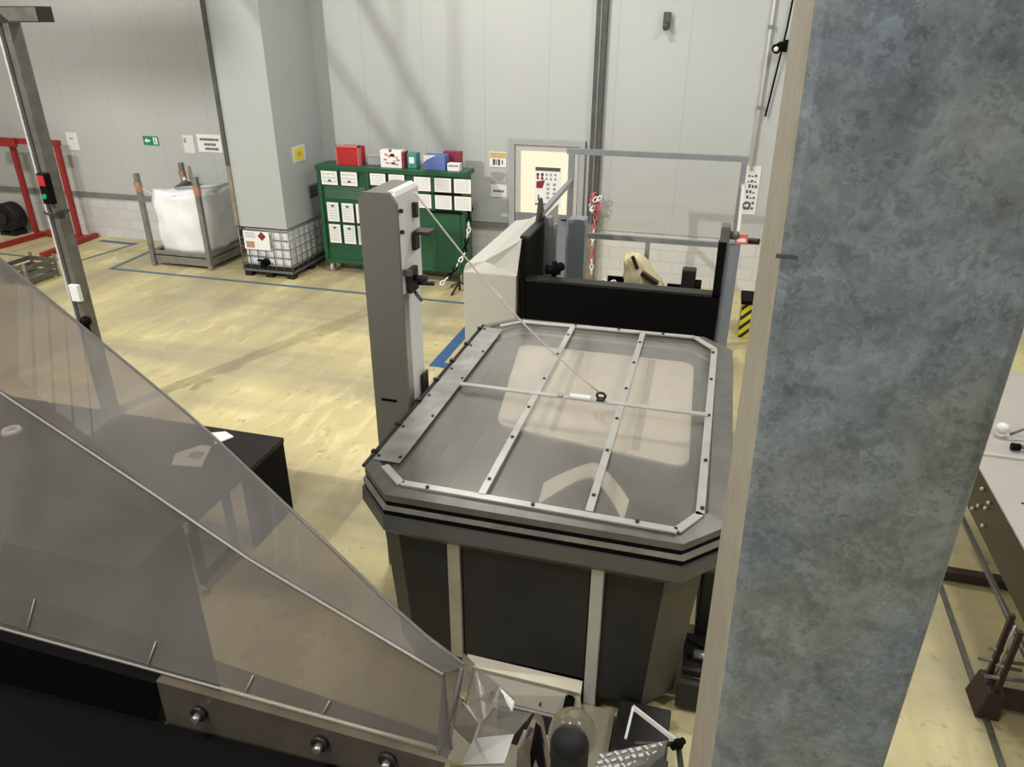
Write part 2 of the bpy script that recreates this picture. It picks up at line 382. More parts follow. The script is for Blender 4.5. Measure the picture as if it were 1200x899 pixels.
# door with lit window
d = MB().box(-3.44, -3.34, WY-.06, WY, 0, 2.31, .006).box(-2.24, -2.14, WY-.06, WY, 0, 2.31, .006).box(-3.44, -2.14, WY-.062, WY-.001, 2.23, 2.33, .006)
struct(d, 'door_1_frame', 'frame')
dl = struct(MB().box(-3.33, -2.25, WY-.035, WY-.002, .01, 1.10), 'door_1', 'bluegrey')
MB().box(-3.33, -3.24, WY-.035, WY-.002, 1.1, 2.22).box(-2.42, -2.25, WY-.035, WY-.002, 1.1, 2.22).box(-3.24, -2.42, WY-.035, WY-.002, 2.14, 2.22).build('window_frame', 'lightsteel', dl)
MB().box(-3.24, -2.42, WY-.02, WY-.003, 1.1, 2.14).build('window_pane', 'paneglow', dl)
MB().box(-2.40, -2.34, WY-.05, WY-.036, .88, 1.10, .004).cyl((-2.37, WY-.09, 1.02), (-2.37, WY-.04, 1.02), .012).box(-2.50, -2.36, WY-.10, WY-.085, 1.01, 1.035).build('door_handle', 'black', dl)
# steel wall column beside the door
struct(MB().use('darktrim').box(-2.06, -1.89, WY-.10, WY, 1.0, 8.5).use('rail').box(-1.99, -1.965, WY-.115, WY-.10, 1.0, 8.5).use('oldtimber').box(-2.04, -1.89, WY-.10, WY+.02, 0, 1.0), 'trim_2')
# tall grey casing standing proud of the wall
struct(MB().box(-7.86, -6.95, 10.98, WY, .885, 8.55), 'wall_casing', 'casing')
struct(MB().use('darktrim').box(-7.93, -7.862, 10.95, 11.08, 1.9, 8.5).use('oldtimber').box(-7.93, -7.862, 10.95, 11.08, .9, 1.9), 'trim_3')
# unseen braces added to cast diagonal wall shadows, then the hall's roof beams
struct(MB().beam((-8.85, 4.4, 8.58), (-7.05, 4.4, 5.5), .06, .34, (0, 1, 0)).cyl((-7.15, 4.4, 5.6), (-7.15, 4.4, 8.58), .02), 'trim_6', 'steelpost')  # unseen brace added to cast a wall shadow
struct(MB().beam((-9.6, 4.3, 8.58), (-7.55, 4.3, 5.7), .05, .03, (0, 1, 0)).cyl((-7.57, 4.3, 5.72), (-7.57, 4.3, 8.58), .015), 'trim_7', 'steelpost')  # unseen brace added to cast a wall shadow
for i, x in enumerate((-10.4, 3.4)):
    struct(MB().beam((x, -11.8, 8.45), (x, 12.3, 8.45), .25, .28), 'trim_%d' % (4+i), 'darkmet')

# floor tape
def tape(name, pts, wd, key, label):
    mb = MB()
    for (a, b) in pts:
        a, b = V((*a, .0015)), V((*b, .0015)); mb.beam(a, b, wd, .003)
    tag(mb.build(name, key), label, 'floor marking')
tape('floor_tape', [((-10.5, 10.64), (-2.2, 10.64)), ((-10.47, 10.67), (-10.62, 12.3))], .085, 'greytape', 'worn blue floor line in front of the tote, bag frame and green trolley')
tape('floor_tape', [((-15.5, 10.88), (-11.42, 10.84)), ((-11.40, 10.88), (-11.25, 12.12))], .075, 'greytape', 'thin faded blue tape line on the floor around the red stand')
tape('floor_tape', [((-12.1, 12.2), (-11.2, 12.17))], .12, 'blue', 'bright blue tape strip along the wall base beside the red stand')
tape('floor_tape', [((-3.27, 8.2), (-3.27, 9.9)), ((-3.19, 8.27), (-2.9, 8.27))], .16, 'blue', 'thick bright blue corner on the floor beside the beige cabinet')

# ceiling lamps
fld = thing('flood_lamp', 'round flood lamp fixed under the hall ceiling', 'lamp', (-9, -1.0, 8.3))  # unseen lamp body added at the shadow-casting spot
MB().cyl((-9, -1.30, 8.36), (-9, -1.12, 8.33), .10, 20, .2).build('lamp_shade', 'darkmet', fld)
MB().box(-9.03, -8.97, -1.3, -1.24, 8.3, 8.59).build('bracket', 'darkmet', fld)
lamp0 = thing('high_bay_lamp', 'long white lamp hanging under the hall ceiling', 'lamp', LAMPS[0], 'lamps under the hall ceiling')
MB().box(-.8, .8, -.26, .26, 0, .07, .01).cyl((-.5, 0, .07), (-.5, 0, 1.19), .008).cyl((.5, 0, .07), (.5, 0, 1.19), .008).build('housing', 'white', lamp0, True)
MB().box(-.75, .75, -.22, .22, -.02, 0).build('diffuser', 'lampglow', lamp0, True)
for p in LAMPS[1:]:
    c = copy_tree(lamp0); c.location = p

# ================================================================ LIDDED MACHINE
XL, XR, YN, YF = -1.935, .31, 3.34, 6.42
def octa(x0, x1, y0, y1, c, z):
    return [(x0+c, y0, z), (x1-c, y0, z), (x1, y0+c, z), (x1, y1-c, z), (x1-c, y1, z), (x0+c, y1, z), (x0, y1-c, z), (x0, y0+c, z)]
mach = thing('lidded_hopper', 'large dark steel hopper with a see-through octagonal lid in the middle', 'hopper', (-.85, 4.8, 0))
# lid: rim ring
lid = MB()
outer, inner = octa(XL, XR, YN, YF, .25, 0), octa(XL+.08, XR-.13, YN+.08, YF-.07, .225, 0)
def ring(mb, o, i, z0, z1, zi=None):
    zi = z1 if zi is None else zi
    n = len(o); n0 = len(mb.bm.faces)
    a = [mb.bm.verts.new((p[0], p[1], z0)) for p in o]; b = [mb.bm.verts.new((p[0], p[1], z1)) for p in o]
    c = [mb.bm.verts.new((p[0], p[1], zi)) for p in i]; dd = [mb.bm.verts.new((p[0], p[1], z0)) for p in i]
    for k in range(n):
        j = (k+1) % n
        for q in ((a, b), (b, c), (c, dd), (dd, a)): mb.bm.faces.new((q[0][k], q[0][j], q[1][j], q[1][k]))
    mb._new(n0)
ring(lid, outer, inner, 1.445, 1.49, 1.505)
lid_o = lid.build('lid', 'rim', mach)
MB().prism([(p[0], p[1], 1.482) for p in octa(XL+.07, XR-.12, YN+.07, YF-.06, .225, 0)], (0, 0, .010)).build('lid_window', 'lidplastic', lid_o)
# wide steel plate on the left side of the lid
MB().prism([(XL+.03, 3.66, 1.507), (XL+.21, 3.66, 1.507), (XL+.21, 6.05, 1.507), (XL+.03, 6.05, 1.507)], (0, 0, .006)).build('lid_side_plate', 'sideplate', lid_o)
# aluminium strips
st = MB()
def strip(a, b, wd=.05): st.beam((*a, 1.513), (*b, 1.513), wd, .012)
strip((-1.80, 3.60), (-1.62, 3.44)); strip((-1.62, 3.45), (0.02, 3.42)); strip((0.02, 3.42), (.14, 3.62)); strip((.135, 3.6), (.155, 6.1))
strip((.155, 6.1), (-.02, 6.33)); strip((-.02, 6.33), (-1.6, 6.29)); strip((-1.6, 6.29), (-1.77, 6.12), .035)
st.build('edge_strip', 'strip', lid_o)
for xx in (-1.118, -.477):
    MB().beam((xx, 3.46, 1.515), (xx, 6.3, 1.515), .045, .016).build('lid_bar', 'strip', lid_o)
MB().beam((-1.72, 4.83, 1.524), (.14, 4.83, 1.524), .045, .014).build('lid_bar', 'strip', lid_o)
rv = MB()
rpts = [(xx, y) for xx in (-1.118, -.477) for y in (3.62, 4.15, 4.6, 5.1, 5.6, 6.05)] + [(x, 3.435) for x in (-1.45, -.8, -.2)] + [(.145, y) for y in (3.66, 4.2, 4.83, 5.45, 6.0)] + [(x, 6.31) for x in (-1.1, -.7, -.3)]
for x, y in rpts: rv.cyl((x, y, 1.518), (x, y, 1.531), .012, 8)
rv2 = [(XL+.05, y) for y in (3.7, 4.1, 4.6, 5.1, 5.6, 6.0)] + [(XL+.19, y) for y in (3.72, 4.3, 4.95, 5.5)]
for x, y in rv2: rv.cyl((x, y, 1.512), (x, y, 1.522), .011, 8)
o = rv.build('rivets', 'darkmet', lid_o); o['kind'] = 'stuff'
ey = MB().torus((-.63, 4.84, 1.565), (0, 1, .3), .032, .010).box(-.66, -.60, 4.81, 4.87, 1.53, 1.545, .003)
ey.build('lifting_eye', 'darkmet', lid_o)
MB().box(-.86, -.70, 4.80, 4.85, 1.532, 1.555, .006).build('clamp_plate', 'white', lid_o)
MB().cyl((-.93, 4.82, 1.531), (-.93, 4.82, 1.55), .02).build('clamp_bolt', 'steel', lid_o)
# hinge rod along left edge
hg = MB().cyl((XL-.012, 3.6, 1.49), (XL-.012, 6.15, 1.49), .012, 8)
for k in range(7): y = 3.75+k*.38; hg.box(XL-.03, XL+.02, y, y+.03, 1.475, 1.51)
hg.build('hinge', 'darkmet', lid_o)
# gaskets and flanges
def layer(d, z0, z1, key, name):
    g = MB(); ring(g, octa(XL-d, XR+d, YN-d, YF+d, .25, 0), octa(XL+.12, XR-.15, YN+.12, YF-.12, .22, 0), z0, z1); g.build(name, key, mach)
layer(-.004, 1.412, 1.446, 'black', 'gasket'); layer(.012, 1.385, 1.412, 'sideplate', 'flange'); layer(.008, 1.350, 1.385, 'black', 'gasket')
sk = MB(); n0 = 0
A = octa(XL-.022, XR+.022, YN-.022, YF+.022, .255, 1.349); B = octa(XL-.028, XR+.028, YN-.03, YF+.03, .265, 1.25); D = octa(XL+.10, XR-.06, YN+.04, YF-.06, .30, 1.17)
I1 = octa(XL+.12, XR-.16, YN+.16, YF-.16, .24, 1.17); I2 = octa(XL+.11, XR-.14, YN+.11, YF-.14, .22, 1.349)
sk.loft([A, B, D, I1, I2, A], cap=False); sk.build('skirt', 'skirt', mach)
# tapered octagonal body, light grey on the chamfered corners
bt = octa(-1.87, .20, 3.43, 6.3, .21, 1.17); bb = octa(-1.77, .12, 3.41, 6.1, .19, .14)
bd = MB()
va = [bd.bm.verts.new(p) for p in bt]; vb = [bd.bm.verts.new(p) for p in bb]
for i in range(8):
    f = bd.bm.faces.new((va[i], vb[i], vb[(i+1) % 8], va[(i+1) % 8]))
bd.mats = ['bodymetal', 'bodylight']
bd.bm.faces.ensure_lookup_table()
for i, f in enumerate(bd.bm.faces): f.material_index = 1 if i == 1 else 0
# inner tub: floor and inner walls, so the lid looks into something
ti = octa(-1.70, .14, 3.47, 6.25, .19, 1.17); tb = octa(-1.66, .10, 3.52, 6.2, .18, .9)
vt = [bd.bm.verts.new(p) for p in ti]; vu = [bd.bm.verts.new(p) for p in tb]
bd.mats.append('tubin')
for i in range(8):
    f = bd.bm.faces.new((vt[i], vt[(i+1) % 8], vu[(i+1) % 8], vu[i])); f.material_index = 2
    f = bd.bm.faces.new((va[i], va[(i+1) % 8], vt[(i+1) % 8], vt[i]))
f = bd.bm.faces.new(vu); f.material_index = 2
f = bd.bm.faces.new(vb[::-1])
bd.build('hopper_body', None, mach)
# pale reflection on the lid, modelled as a rounded beige slab beneath it
def rrect(x0, x1, y0, y1, r, z, n=6):
    P = []
    for cx, cy, a0 in ((x1-r, y0+r, -90), (x1-r, y1-r, 0), (x0+r, y1-r, 90), (x0+r, y0+r, 180)):
        for k in range(n+1):
            a = math.radians(a0+90*k/n); P.append((cx+r*math.cos(a), cy+r*math.sin(a), z))
    return P
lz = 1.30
def rpoly(P4, r_, z, n=5):
    out = []
    for k in range(4):
        a, b, c = V(P4[k-1]), V(P4[k]), V(P4[(k+1) % 4]); p0 = b+(a-b).normalized()*r_; p1 = b+(c-b).normalized()*r_
        for i in range(n+1):
            t = i/n; q = p0*(1-t)**2+b*2*t*(1-t)+p1*t*t; out.append((q.x, q.y, z))
    return out
refl = MB().prism(rpoly([(-1.38, 4.65), (.05, 4.41), (.0, 6.2), (-1.60, 6.2)], .13, lz), (0, 0, .02))
refl.build('tub_liner', 'liner', mach)
MB().beam((-.95, 4.66, lz+.022), (-1.0, 6.15, lz+.022), .05, .004).beam((-.33, 4.55, lz+.022), (-.36, 6.15, lz+.022), .06, .004).build('liner_seam', 'linerseam', mach)  # columns mirrored in the lid, put in as darker bands
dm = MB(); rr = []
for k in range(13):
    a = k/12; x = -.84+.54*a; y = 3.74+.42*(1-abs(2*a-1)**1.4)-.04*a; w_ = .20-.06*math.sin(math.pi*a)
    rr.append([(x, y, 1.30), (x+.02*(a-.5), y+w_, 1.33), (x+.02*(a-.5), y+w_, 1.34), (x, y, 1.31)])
dm.loft(rr, cap=True); dm.build('deflector', 'liner', mach)  # lamp reflection on the lid, shaped as a bright chevron
# ribs
for xa, xb, zb, key in ((-1.315, -1.235, .27, 'ribstrip'), (-.430, -.355, .05, 'lightsteel')):
    MB().box(xa, xb, 3.365, 3.43, zb, 1.20, .006).build('rib', key, mach)
MB().box(-1.22, -.44, 3.385, 3.41, .30, 1.18).build('front_panel', 'bodymetal', mach)
MB().box(-1.70, .05, 3.6, 6.0, .05, .14).build('support_frame', 'darkmet', mach)
for x in (-1.57, -.02):
    for y in (3.75, 5.9): MB().box(x-.05, x+.05, y-.05, y+.05, 0, .05).build('foot', 'darkmet', mach)
# outlet trough at the front
tr = MB().hexa([(-1.16, 3.31, .20), (-.44, 3.31, .18), (-.44, 3.385, .20), (-1.22, 3.385, .20), (-1.16, 3.32, .262), (-.44, 3.32, .238), (-.44, 3.384, .275), (-1.21, 3.384, .295)])
tr.hexa([(-1.12, 3.22, .09), (-.40, 3.22, .09), (-.42, 3.265, .12), (-1.12, 3.265, .12), (-1.10, 3.235, .12), (-.42, 3.225, .12), (-.44, 3.312, .215), (-1.14, 3.312, .24)])
tr.hexa([(-1.14, 2.75, .08), (-.22, 2.75, .08), (-.22, 3.36, .08), (-1.14, 3.36, .08), (-1.14, 2.75, .105), (-.22, 2.75, .105), (-.22, 3.36, .105), (-1.14, 3.36, .105)])
tro = tr.build('outlet_trough', 'trough', mach)
MB().box(-.84, -.59, 3.06, 3.20, .106, .110).build('sight_opening', 'darkmet', tro)
MB().box(-.86, -.57, 3.045, 3.06, .106, .120).box(-.59, -.575, 3.06, 3.2, .106, .120).box(-.86, -.57, 3.20, 3.212, .106, .120).build('opening_frame', 'lightsteel', tro)
MB().cyl((-.50, 3.22, .20), (-.50, 3.29, .21), .032, 16).cyl((-.50, 3.19, .20), (-.50, 3.22, .20), .02).build('drain_knob', 'black', tro)
for x in (-1.0, -.93, -.90, -.68): MB().cyl((x, 3.225, .16), (x, 3.245, .16), .007, 6).build('screw', 'darkmet', tro)
for x in (-1.0, -.3): MB().cyl((x, 2.85, 0), (x, 2.85, .08), .03).build('trough_foot', 'darkmet', tro)
# side drive unit on the right
dv = MB().box(.22, .42, 3.95, 4.5, .25, .85, .01).box(.16, .40, 3.62, 3.95, .26, .31).box(.14, .40, 3.55, 3.61, .05, .26)
dv.build('drive_housing', 'darkmet', mach)
MB().cyl((.30, 3.82, .31), (.30, 3.82, .9), .012).cyl((.22, 3.72, .36), (.38, 3.72, .36), .03).build('drive_shaft', 'steel', mach)

# ---------------------------------------------------------------- mast with cable
mast = thing('lifting_mast', 'tall brushed steel mast with chamfered top on the left of the lidded hopper', 'mast', (-2.2, 4.62, 0))
mx0, mx1, my0, my1, mt = -2.235, -1.985, 4.40, 4.84, 3.04
mxf = mx1+.017
pr = [(mx0, my0, 0), (mxf, my0, 0), (mxf, my0, mt-.07), (mxf-.05, my0, mt), (mx0+.04, my0, mt), (mx0, my0, mt-.04)]
MB().prism(pr, (0, .03, 0)).box(mx0, mx0+.02, my0+.03, my1, 0, mt-.06).build('front_cover', 'brushed', mast)
MB().box(mx0+.02, mx1-.003, my0+.03, my1, 2.33, mt-.03, .008).build('upper_housing', 'white', mast)
MB().box(mx0+.02, mx1-.003, my0+.03, my0+.16, 0, 2.33).build('rail_channel', 'steel', mast)
MB().box(mx0+.02, mx1-.02, my0+.18, my1-.02, 0, 2.33).build('rear_cover', 'white', mast)
MB().prism([(mx0, my0+.03, mt-.05), (mx0+.05, my0+.03, mt), (mx1-.06, my0+.03, mt), (mx1-.06, my0+.03, mt-.03), (mx0+.02, my0+.03, mt-.06)], (0, my1-my0-.03, 0)).build('top_cover', 'brushed', mast)
MB().hexa([(mx1-.058, my0+.03, mt-.029), (mx1, my0+.03, mt-.029), (mx1, my1, mt-.029), (mx1-.058, my1, mt-.029), (mx1-.058, my0+.05, mt+.004), (mx1-.02, my0+.08, mt-.005), (mx1-.02, my1-.04, mt-.005), (mx1-.058, my1, mt+.004)]).build('top_cap', 'white', mast)
for z in (.13, .27): MB().cyl((mx1, my0+.09, mt-z), (mx1+.02, my0+.09, mt-z), .014).build('cover_screw', 'darkmet', mast)
MB().box(mx1, mx1+.03, my0+.30, my0+.34, mt-.22, mt-.12).build('cable_slot', 'darkmet', mast)
MB().box(mx1, mx1+.03, my0+.26, my0+.34, 2.60, 2.71, .004).use('brown').box(mx1+.01, mx1+.13, my0+.26, my0+.38, 2.71, 2.735, .004).build('sensor_bracket', 'darkmet', mast)
cl = MB().box(mx1, mx1+.04, my0+.12, my0+.26, 2.33, 2.50, .008).cyl((mx1+.04, my0+.18, 2.43), (mx1+.13, my0+.18, 2.43), .022).cyl((mx1+.03, my0+.25, 2.37), (mx1+.15, my0+.27, 2.37), .016).ball((mx1+.11, my0+.18, 2.43), .03)
cl.use('steelpost').box(mx1, mx1+.06, my0+.08, my0+.11, 2.47, 2.51).cyl((mx1+.03, my0+.2, 2.32), (mx1+.09, my0+.17, 2.27), .013)
cl.build('pulley_clamp', 'darkmet', mast)
MB().box(mx0+.055, mx0+.175, my0-.004, my0, 1.53, 1.55).build('cover_slot', 'black', mast)
MB().box(mx1-.005, mx1+.01, my0+.32, my0+.42, 1.3, 1.62).build('rear_gasket', 'darkmet', mast)
cab = MB(); a = V((mx1+.03, my0+.28, mt-.04)); b = V((-.65, 4.83, 1.60))  # cord that lifts the lid from the mast top
cab.tube([a.lerp(b, t/12)+V((0, 0, -.10*math.sin(math.pi*t/12))) for t in range(13)], .0065, 6)
mid = a.lerp(b, .42)+V((0, 0, -.097)); cab.beam(mid-V((.03, 0, -.03)), mid+V((.04, 0, -.04)), .02, .02)
tag(cab.build('tether_rope', 'cord'), 'thin pale rope running from the mast top down to the lid eye', 'rope')

# ---------------------------------------------------------------- beige cabinet
bg = thing('beige_cabinet', 'long beige metal cabinet with sloped top behind the mast', 'cabinet', (-2.2, 8.3, 0))
MB().box(-2.52, -1.93, 7.28, 9.4, 0, 1.62, .008).build('cabinet_body', 'beige', bg)
MB().hexa([(-2.52, 7.28, 1.622), (-1.93, 7.28, 1.622), (-1.93, 9.4, 1.622), (-2.52, 9.4, 1.622), (-2.50, 7.30, 1.70), (-2.30, 7.34, 1.74), (-2.30, 9.38, 1.74), (-2.50, 9.38, 1.70)]).hexa(
  [(-2.30, 7.34, 1.60), (-1.93, 7.30, 1.60), (-1.93, 9.38, 1.60), (-2.30, 9.38, 1.60), (-2.30, 7.34, 1.742), (-1.91, 7.42, 1.98), (-1.91, 9.3, 1.98), (-2.30, 9.38, 1.742)]).build('sloped_top', 'beige', bg)

# ---------------------------------------------------------------- bin lifter (black)
lf = thing('bin_lifter', 'wide black lifting frame with blue grey posts behind the lidded hopper', 'lifting frame', (-.85, 7.8, 0))
MB().box(-1.86, .17, 7.31, 7.40, .1, 1.57, .005).build('front_plate', 'black', lf)
MB().box(-1.86, .17, 7.30, 7.46, 1.575, 1.60).build('top_edge', 'darkmet', lf)
MB().hexa([(-1.875, 7.30, 0), (-1.835, 7.30, 0), (-1.835, 8.25, 0), (-1.875, 8.25, 0), (-1.875, 7.30, 2.02), (-1.835, 7.30, 2.02), (-1.835, 8.25, 2.06), (-1.875, 8.25, 2.06)]).build('side_plate', 'black', lf)
MB().box(-1.89, -1.80, 7.28, 8.1, 2.03, 2.06).hexa([(-1.87, 7.85, 2.06), (-1.84, 7.85, 2.06), (-1.84, 8.2, 2.06), (-1.87, 8.2, 2.06), (-1.87, 8.0, 2.30), (-1.84, 8.0, 2.30), (-1.84, 8.06, 2.30), (-1.87, 8.06, 2.30)]).build('side_plate_top', 'darkmet', lf)
MB().hexa([(.10, 7.30, .9), (.17, 7.30, .9), (.17, 7.42, .9), (.10, 7.42, .9), (.09, 7.30, 2.13), (.17, 7.30, 2.13), (.17, 7.42, 2.13), (.09, 7.42, 2.13)]).build('side_plate', 'black', lf)
MB().box(.175, .30, 7.33, 7.55, 0, 2.11, .006).build('post', 'bluegrey', lf)
MB().box(-1.80, -1.72, 8.0, 8.12, 0, 2.10, .004).box(-1.70, -1.67, 8.02, 8.1, 0, 2.02).build('post', 'gaterail', lf)
MB().box(-1.62, -1.42, 8.5, 8.7, 0, 1.98, .004).build('cylinder_cover', 'bluegrey', lf)
MB().cyl((-1.66, 7.5, 1.66), (-1.50, 7.5, 1.66), .05).cyl((-1.56, 7.48, 1.60), (-1.56, 7.48, 1.76), .03).ball((-1.50, 7.5, 1.70), .05).build('hose_coupling', 'black', lf)
MB().box(.10, .19, 7.28, 7.44, 2.14, 2.30, .01).cyl((.19, 7.36, 2.2), (.27, 7.36, 2.2), .04).build('limit_switch', 'steelpost', lf)
MB().use('pink').box(.24, .36, 7.34, 7.38, 2.12, 2.22).use('paper').box(.26, .34, 7.335, 7.34, 2.145, 2.18).build('warning_tag', None, lf)
MB().cyl((.36, 7.5, 2.12), (.48, 7.5, 2.12), .03).build('cable_gland', 'darkmet', lf)

# safety gate behind the lifter
gt = thing('safety_gate', 'grey tubular guard frame with top and middle rails behind the black lifter', 'guard frame', (-.8, 10.0, 0))
MB().box(-1.96, .36, 9.97, 10.03, 2.49, 2.56).build('top_rail', 'gaterail', gt)
MB().box(-1.86, .24, 9.97, 10.03, 1.38, 1.45).build('middle_rail', 'gaterail', gt)
MB().box(-1.93, -1.86, 9.96, 10.04, 0, 2.49).build('post', 'gaterail', gt)
MB().box(.28, .35, 9.96, 10.04, 0, 2.49).build('post', 'gaterail', gt)
MB().box(-.83, -.77, 9.97, 10.03, 0, 1.38).build('post', 'gaterail', gt)
MB().beam((-1.86, 8.05, 2.11), (-1.9, 9.97, 2.13), .06, .05).build('side_rail', 'gaterail', gt)
MB().beam((.29, 8.6, 2.44), (.27, 7.6, 2.14), .03, .04).beam((.30, 8.6, 2.44), (.32, 9.97, 2.2), .03, .04).build('side_rail', 'lightsteel', gt)

# ---------------------------------------------------------------- things by the wall behind the gate
MB().box(-1.75, .15, 8.9, 9.93, .64, .72).box(-1.7, -1.62, 9.0, 9.08, 0, .64).box(.02, .1, 9.0, 9.08, 0, .64).box(-1.7, -1.62, 9.8, 9.88, 0, .64).box(.02, .1, 9.8, 9.88, 0, .64).build('lift_deck', 'darkmet', lf)
sk_ = MB()
rings = []
DZ = .722
prof = [(0, .22, .17), (.04, .255, .20), (.12, .25, .20), (.20, .265, .19), (.28, .22, .18), (.36, .215, .16), (.44, .165, .14), (.51, .155, .12), (.57, .115, .10), (.61, .06, .06)]
for z, rx, ry in prof:
    R_ = []
    for k in range(40):
        a = 2*math.pi*k/40; n = 1+.30*noise.noise(V((math.cos(a)*2.6, math.sin(a)*2.6, z*9)))+.16*noise.noise(V((math.cos(a)*7, math.sin(a)*7, z*20)))
        R_.append((-.70-(z*.38)+rx*n*math.cos(a), 9.6+ry*n*math.sin(a), DZ+z+.03*noise.noise(V((math.cos(a)*4, math.sin(a)*4, 3)))))
    rings.append(R_)
sk_.loft(rings, smooth=True)
sa = thing('plastic_sack', 'slumped cream plastic sack with dark folds behind the guard frame', 'sack', (-.75, 9.6, DZ))
sk_.build('sack_body', 'cream', sa)
MB().beam((-.80, 9.42, DZ+.40), (-.58, 9.42, DZ+.27), .05, .10, (0, -1, 0)).build('open_slit', 'brown', sa)
MB().beam((-.90, 9.44, DZ+.24), (-.93, 9.42, DZ+.05), .04, .06, (0, -1, 0)).build('dark_fold', 'brown', sa)
MB().beam((-.94, 9.46, DZ+.60), (-.86, 9.46, DZ+.44), .04, .05, (0, -1, 0)).build('dark_fold', 'brown', sa)
for xa, xb, zk in ((-1.30, -1.0, .90), (-.48, -.30, .86)): MB().box(xa, xb, 9.86, 9.90, .721, zk).build('deck_kerb', 'black', lf)
mo = thing('small_motor', 'small black motor with a round side knob behind the black lifter plate', 'motor', (-.15, 9.6, DZ))
MB().box(-.29, -.11, 9.5, 9.68, DZ+.05, DZ+.46, .015).build('motor_housing', 'sidepl', mo)
MB().cyl((-.11, 9.56, DZ+.25), (-.03, 9.56, DZ+.25), .075, 18).build('side_knob', 'black', mo)
MB().box(-.32, -.0, 9.47, 9.70, DZ, DZ+.05, .006).build('motor_foot', 'black', mo)

def chain(name, pts, keys, label, R=.022, r=.0075, step=.055):
    pts = [V(p) for p in pts]; segs = []; tot = 0
    for a, b in zip(pts, pts[1:]): segs.append((tot, a, b)); tot += (b-a).length
    n = int(tot/step); mb = MB()
    for i in range(n):
        t = i*step
        for s0, a, b in segs[::-1]:
            if t >= s0: break
        dr = (b-a).normalized(); p = a+dr*(t-s0)
        mb.use(keys[(i//3) % 2]); side = dr.cross(V((0, 1, 0.01))).normalized() if i % 2 else V((0, 1, 0)); side = (side-dr*side.dot(dr)).normalized()
        mb.torus(p, side, R, r, (1.45, .8), 10, 5, up=dr)
    return tag(mb.build(name), label, 'chain')
chain('barrier_chain', [(-1.90, 12.33, 1.12), (-1.92, 12.3, .6), (-1.9, 12.3, .05)], ('pink', 'paper'), 'red and white plastic chain hanging down the column beside the door', R=.035, r=.012, step=.085)
cb = MB()
for k in range(14):
    a = k*.9; cb.use(('pink', 'paper')[(k//2) % 2]); cb.torus((-1.90+.07*math.sin(a*2.1), 12.28+.03*math.cos(a), 1.22+.022*k), (math.sin(a), math.cos(a), .3), .04, .013, (1.3, .8), 10, 5)
tag(cb.build('chain_bundle'), 'bunched red and white chain knotted on the column beside the door', 'chain')
cb = MB()
for k in range(10):
    a = k*1.3; cb.use(('pink', 'paper')[k % 2]); cb.torus((-1.42+.035*k, 9.5+.05*math.cos(a), .78+.05*(k % 4)), (math.sin(a), math.cos(a), .5), .04, .013, (1.3, .8), 10, 5)
tag(cb.build('chain_bundle'), 'small heap of red and white chain behind the black lifter plate', 'chain')

yb = thing('striped_step', 'yellow and black striped step block beside the right lifter post', 'step', (.8, 10.6, 0))
MB().box(.56, 1.1, 10.36, 10.8, .0, .50, .008).build('block', 'hazard', yb)
MB().box(.54, 1.12, 10.34, 10.82, .502, .56, .008).build('tread', 'black', yb)

# ================================================================ RED STAND
rs = thing('red_stand', 'red steel stand with two uprights and long floor feet at the far left wall', 'stand', (-13.1, 12.1, 0))
for x in (-13.67, -12.57):
    MB().box(x-.045, x+.045, 12.12, 12.21, .09, 1.90, .006).build('upright', 'red', rs)
    MB().beam((x+.18, 12.42, .05), (x+.36 if x > -13 else x+.1, 10.85, .05), .10, .09).build('foot', 'red', rs)
MB().box(-14.2, -12.5, 12.10, 12.22, 1.87, 1.97, .006).build('top_bar', 'red', rs)
MB().box(-13.7, -12.4, 12.14, 12.24, .02, .09).build('bottom_bar', 'red', rs)
MB().box(-13.95, -13.45, 12.04, 12.10, 1.82, 1.99, .006).build('top_bracket', 'red', rs)
rl = MB().cyl((-14.25, 12.0, .36), (-14.25, 12.3, .36), .30, 24).use('darkmet').cyl((-14.25, 11.95, .36), (-14.25, 12.0, .36), .12, 16).use('blackrub').box(-14.45, -14.05, 12.0, 12.3, 0, .1)
tag(rl.build('hose_reel', 'blackrub'), 'black reel standing on the floor left of the red stand', 'reel')
cr = thing('grey_crate', 'low grey slatted crate on the floor beside the steel column', 'crate', (-11.3, 9.6, 0))
c1 = MB(); 
for k in range(3): c1.box(-11.55, -11.0, 9.40, 9.43, .05+.11*k, .12+.11*k).box(-11.55, -11.0, 9.97, 10.0, .05+.11*k, .12+.11*k).box(-11.55, -11.52, 9.43, 9.97, .05+.11*k, .12+.11*k).box(-11.03, -11.0, 9.43, 9.97, .05+.11*k, .12+.11*k)
c1.build('slats', 'steelpost', cr)
for x in (-11.55, -11.03):
    for y in (9.37, 10.0): MB().box(x-.01, x+.04, y, y+.03, 0, .4).build('corner_post', 'oldtimber', cr)
MB().box(-11.5, -11.05, 9.45, 9.95, .0, .05).build('bottom_board', 'oldtimber', cr)

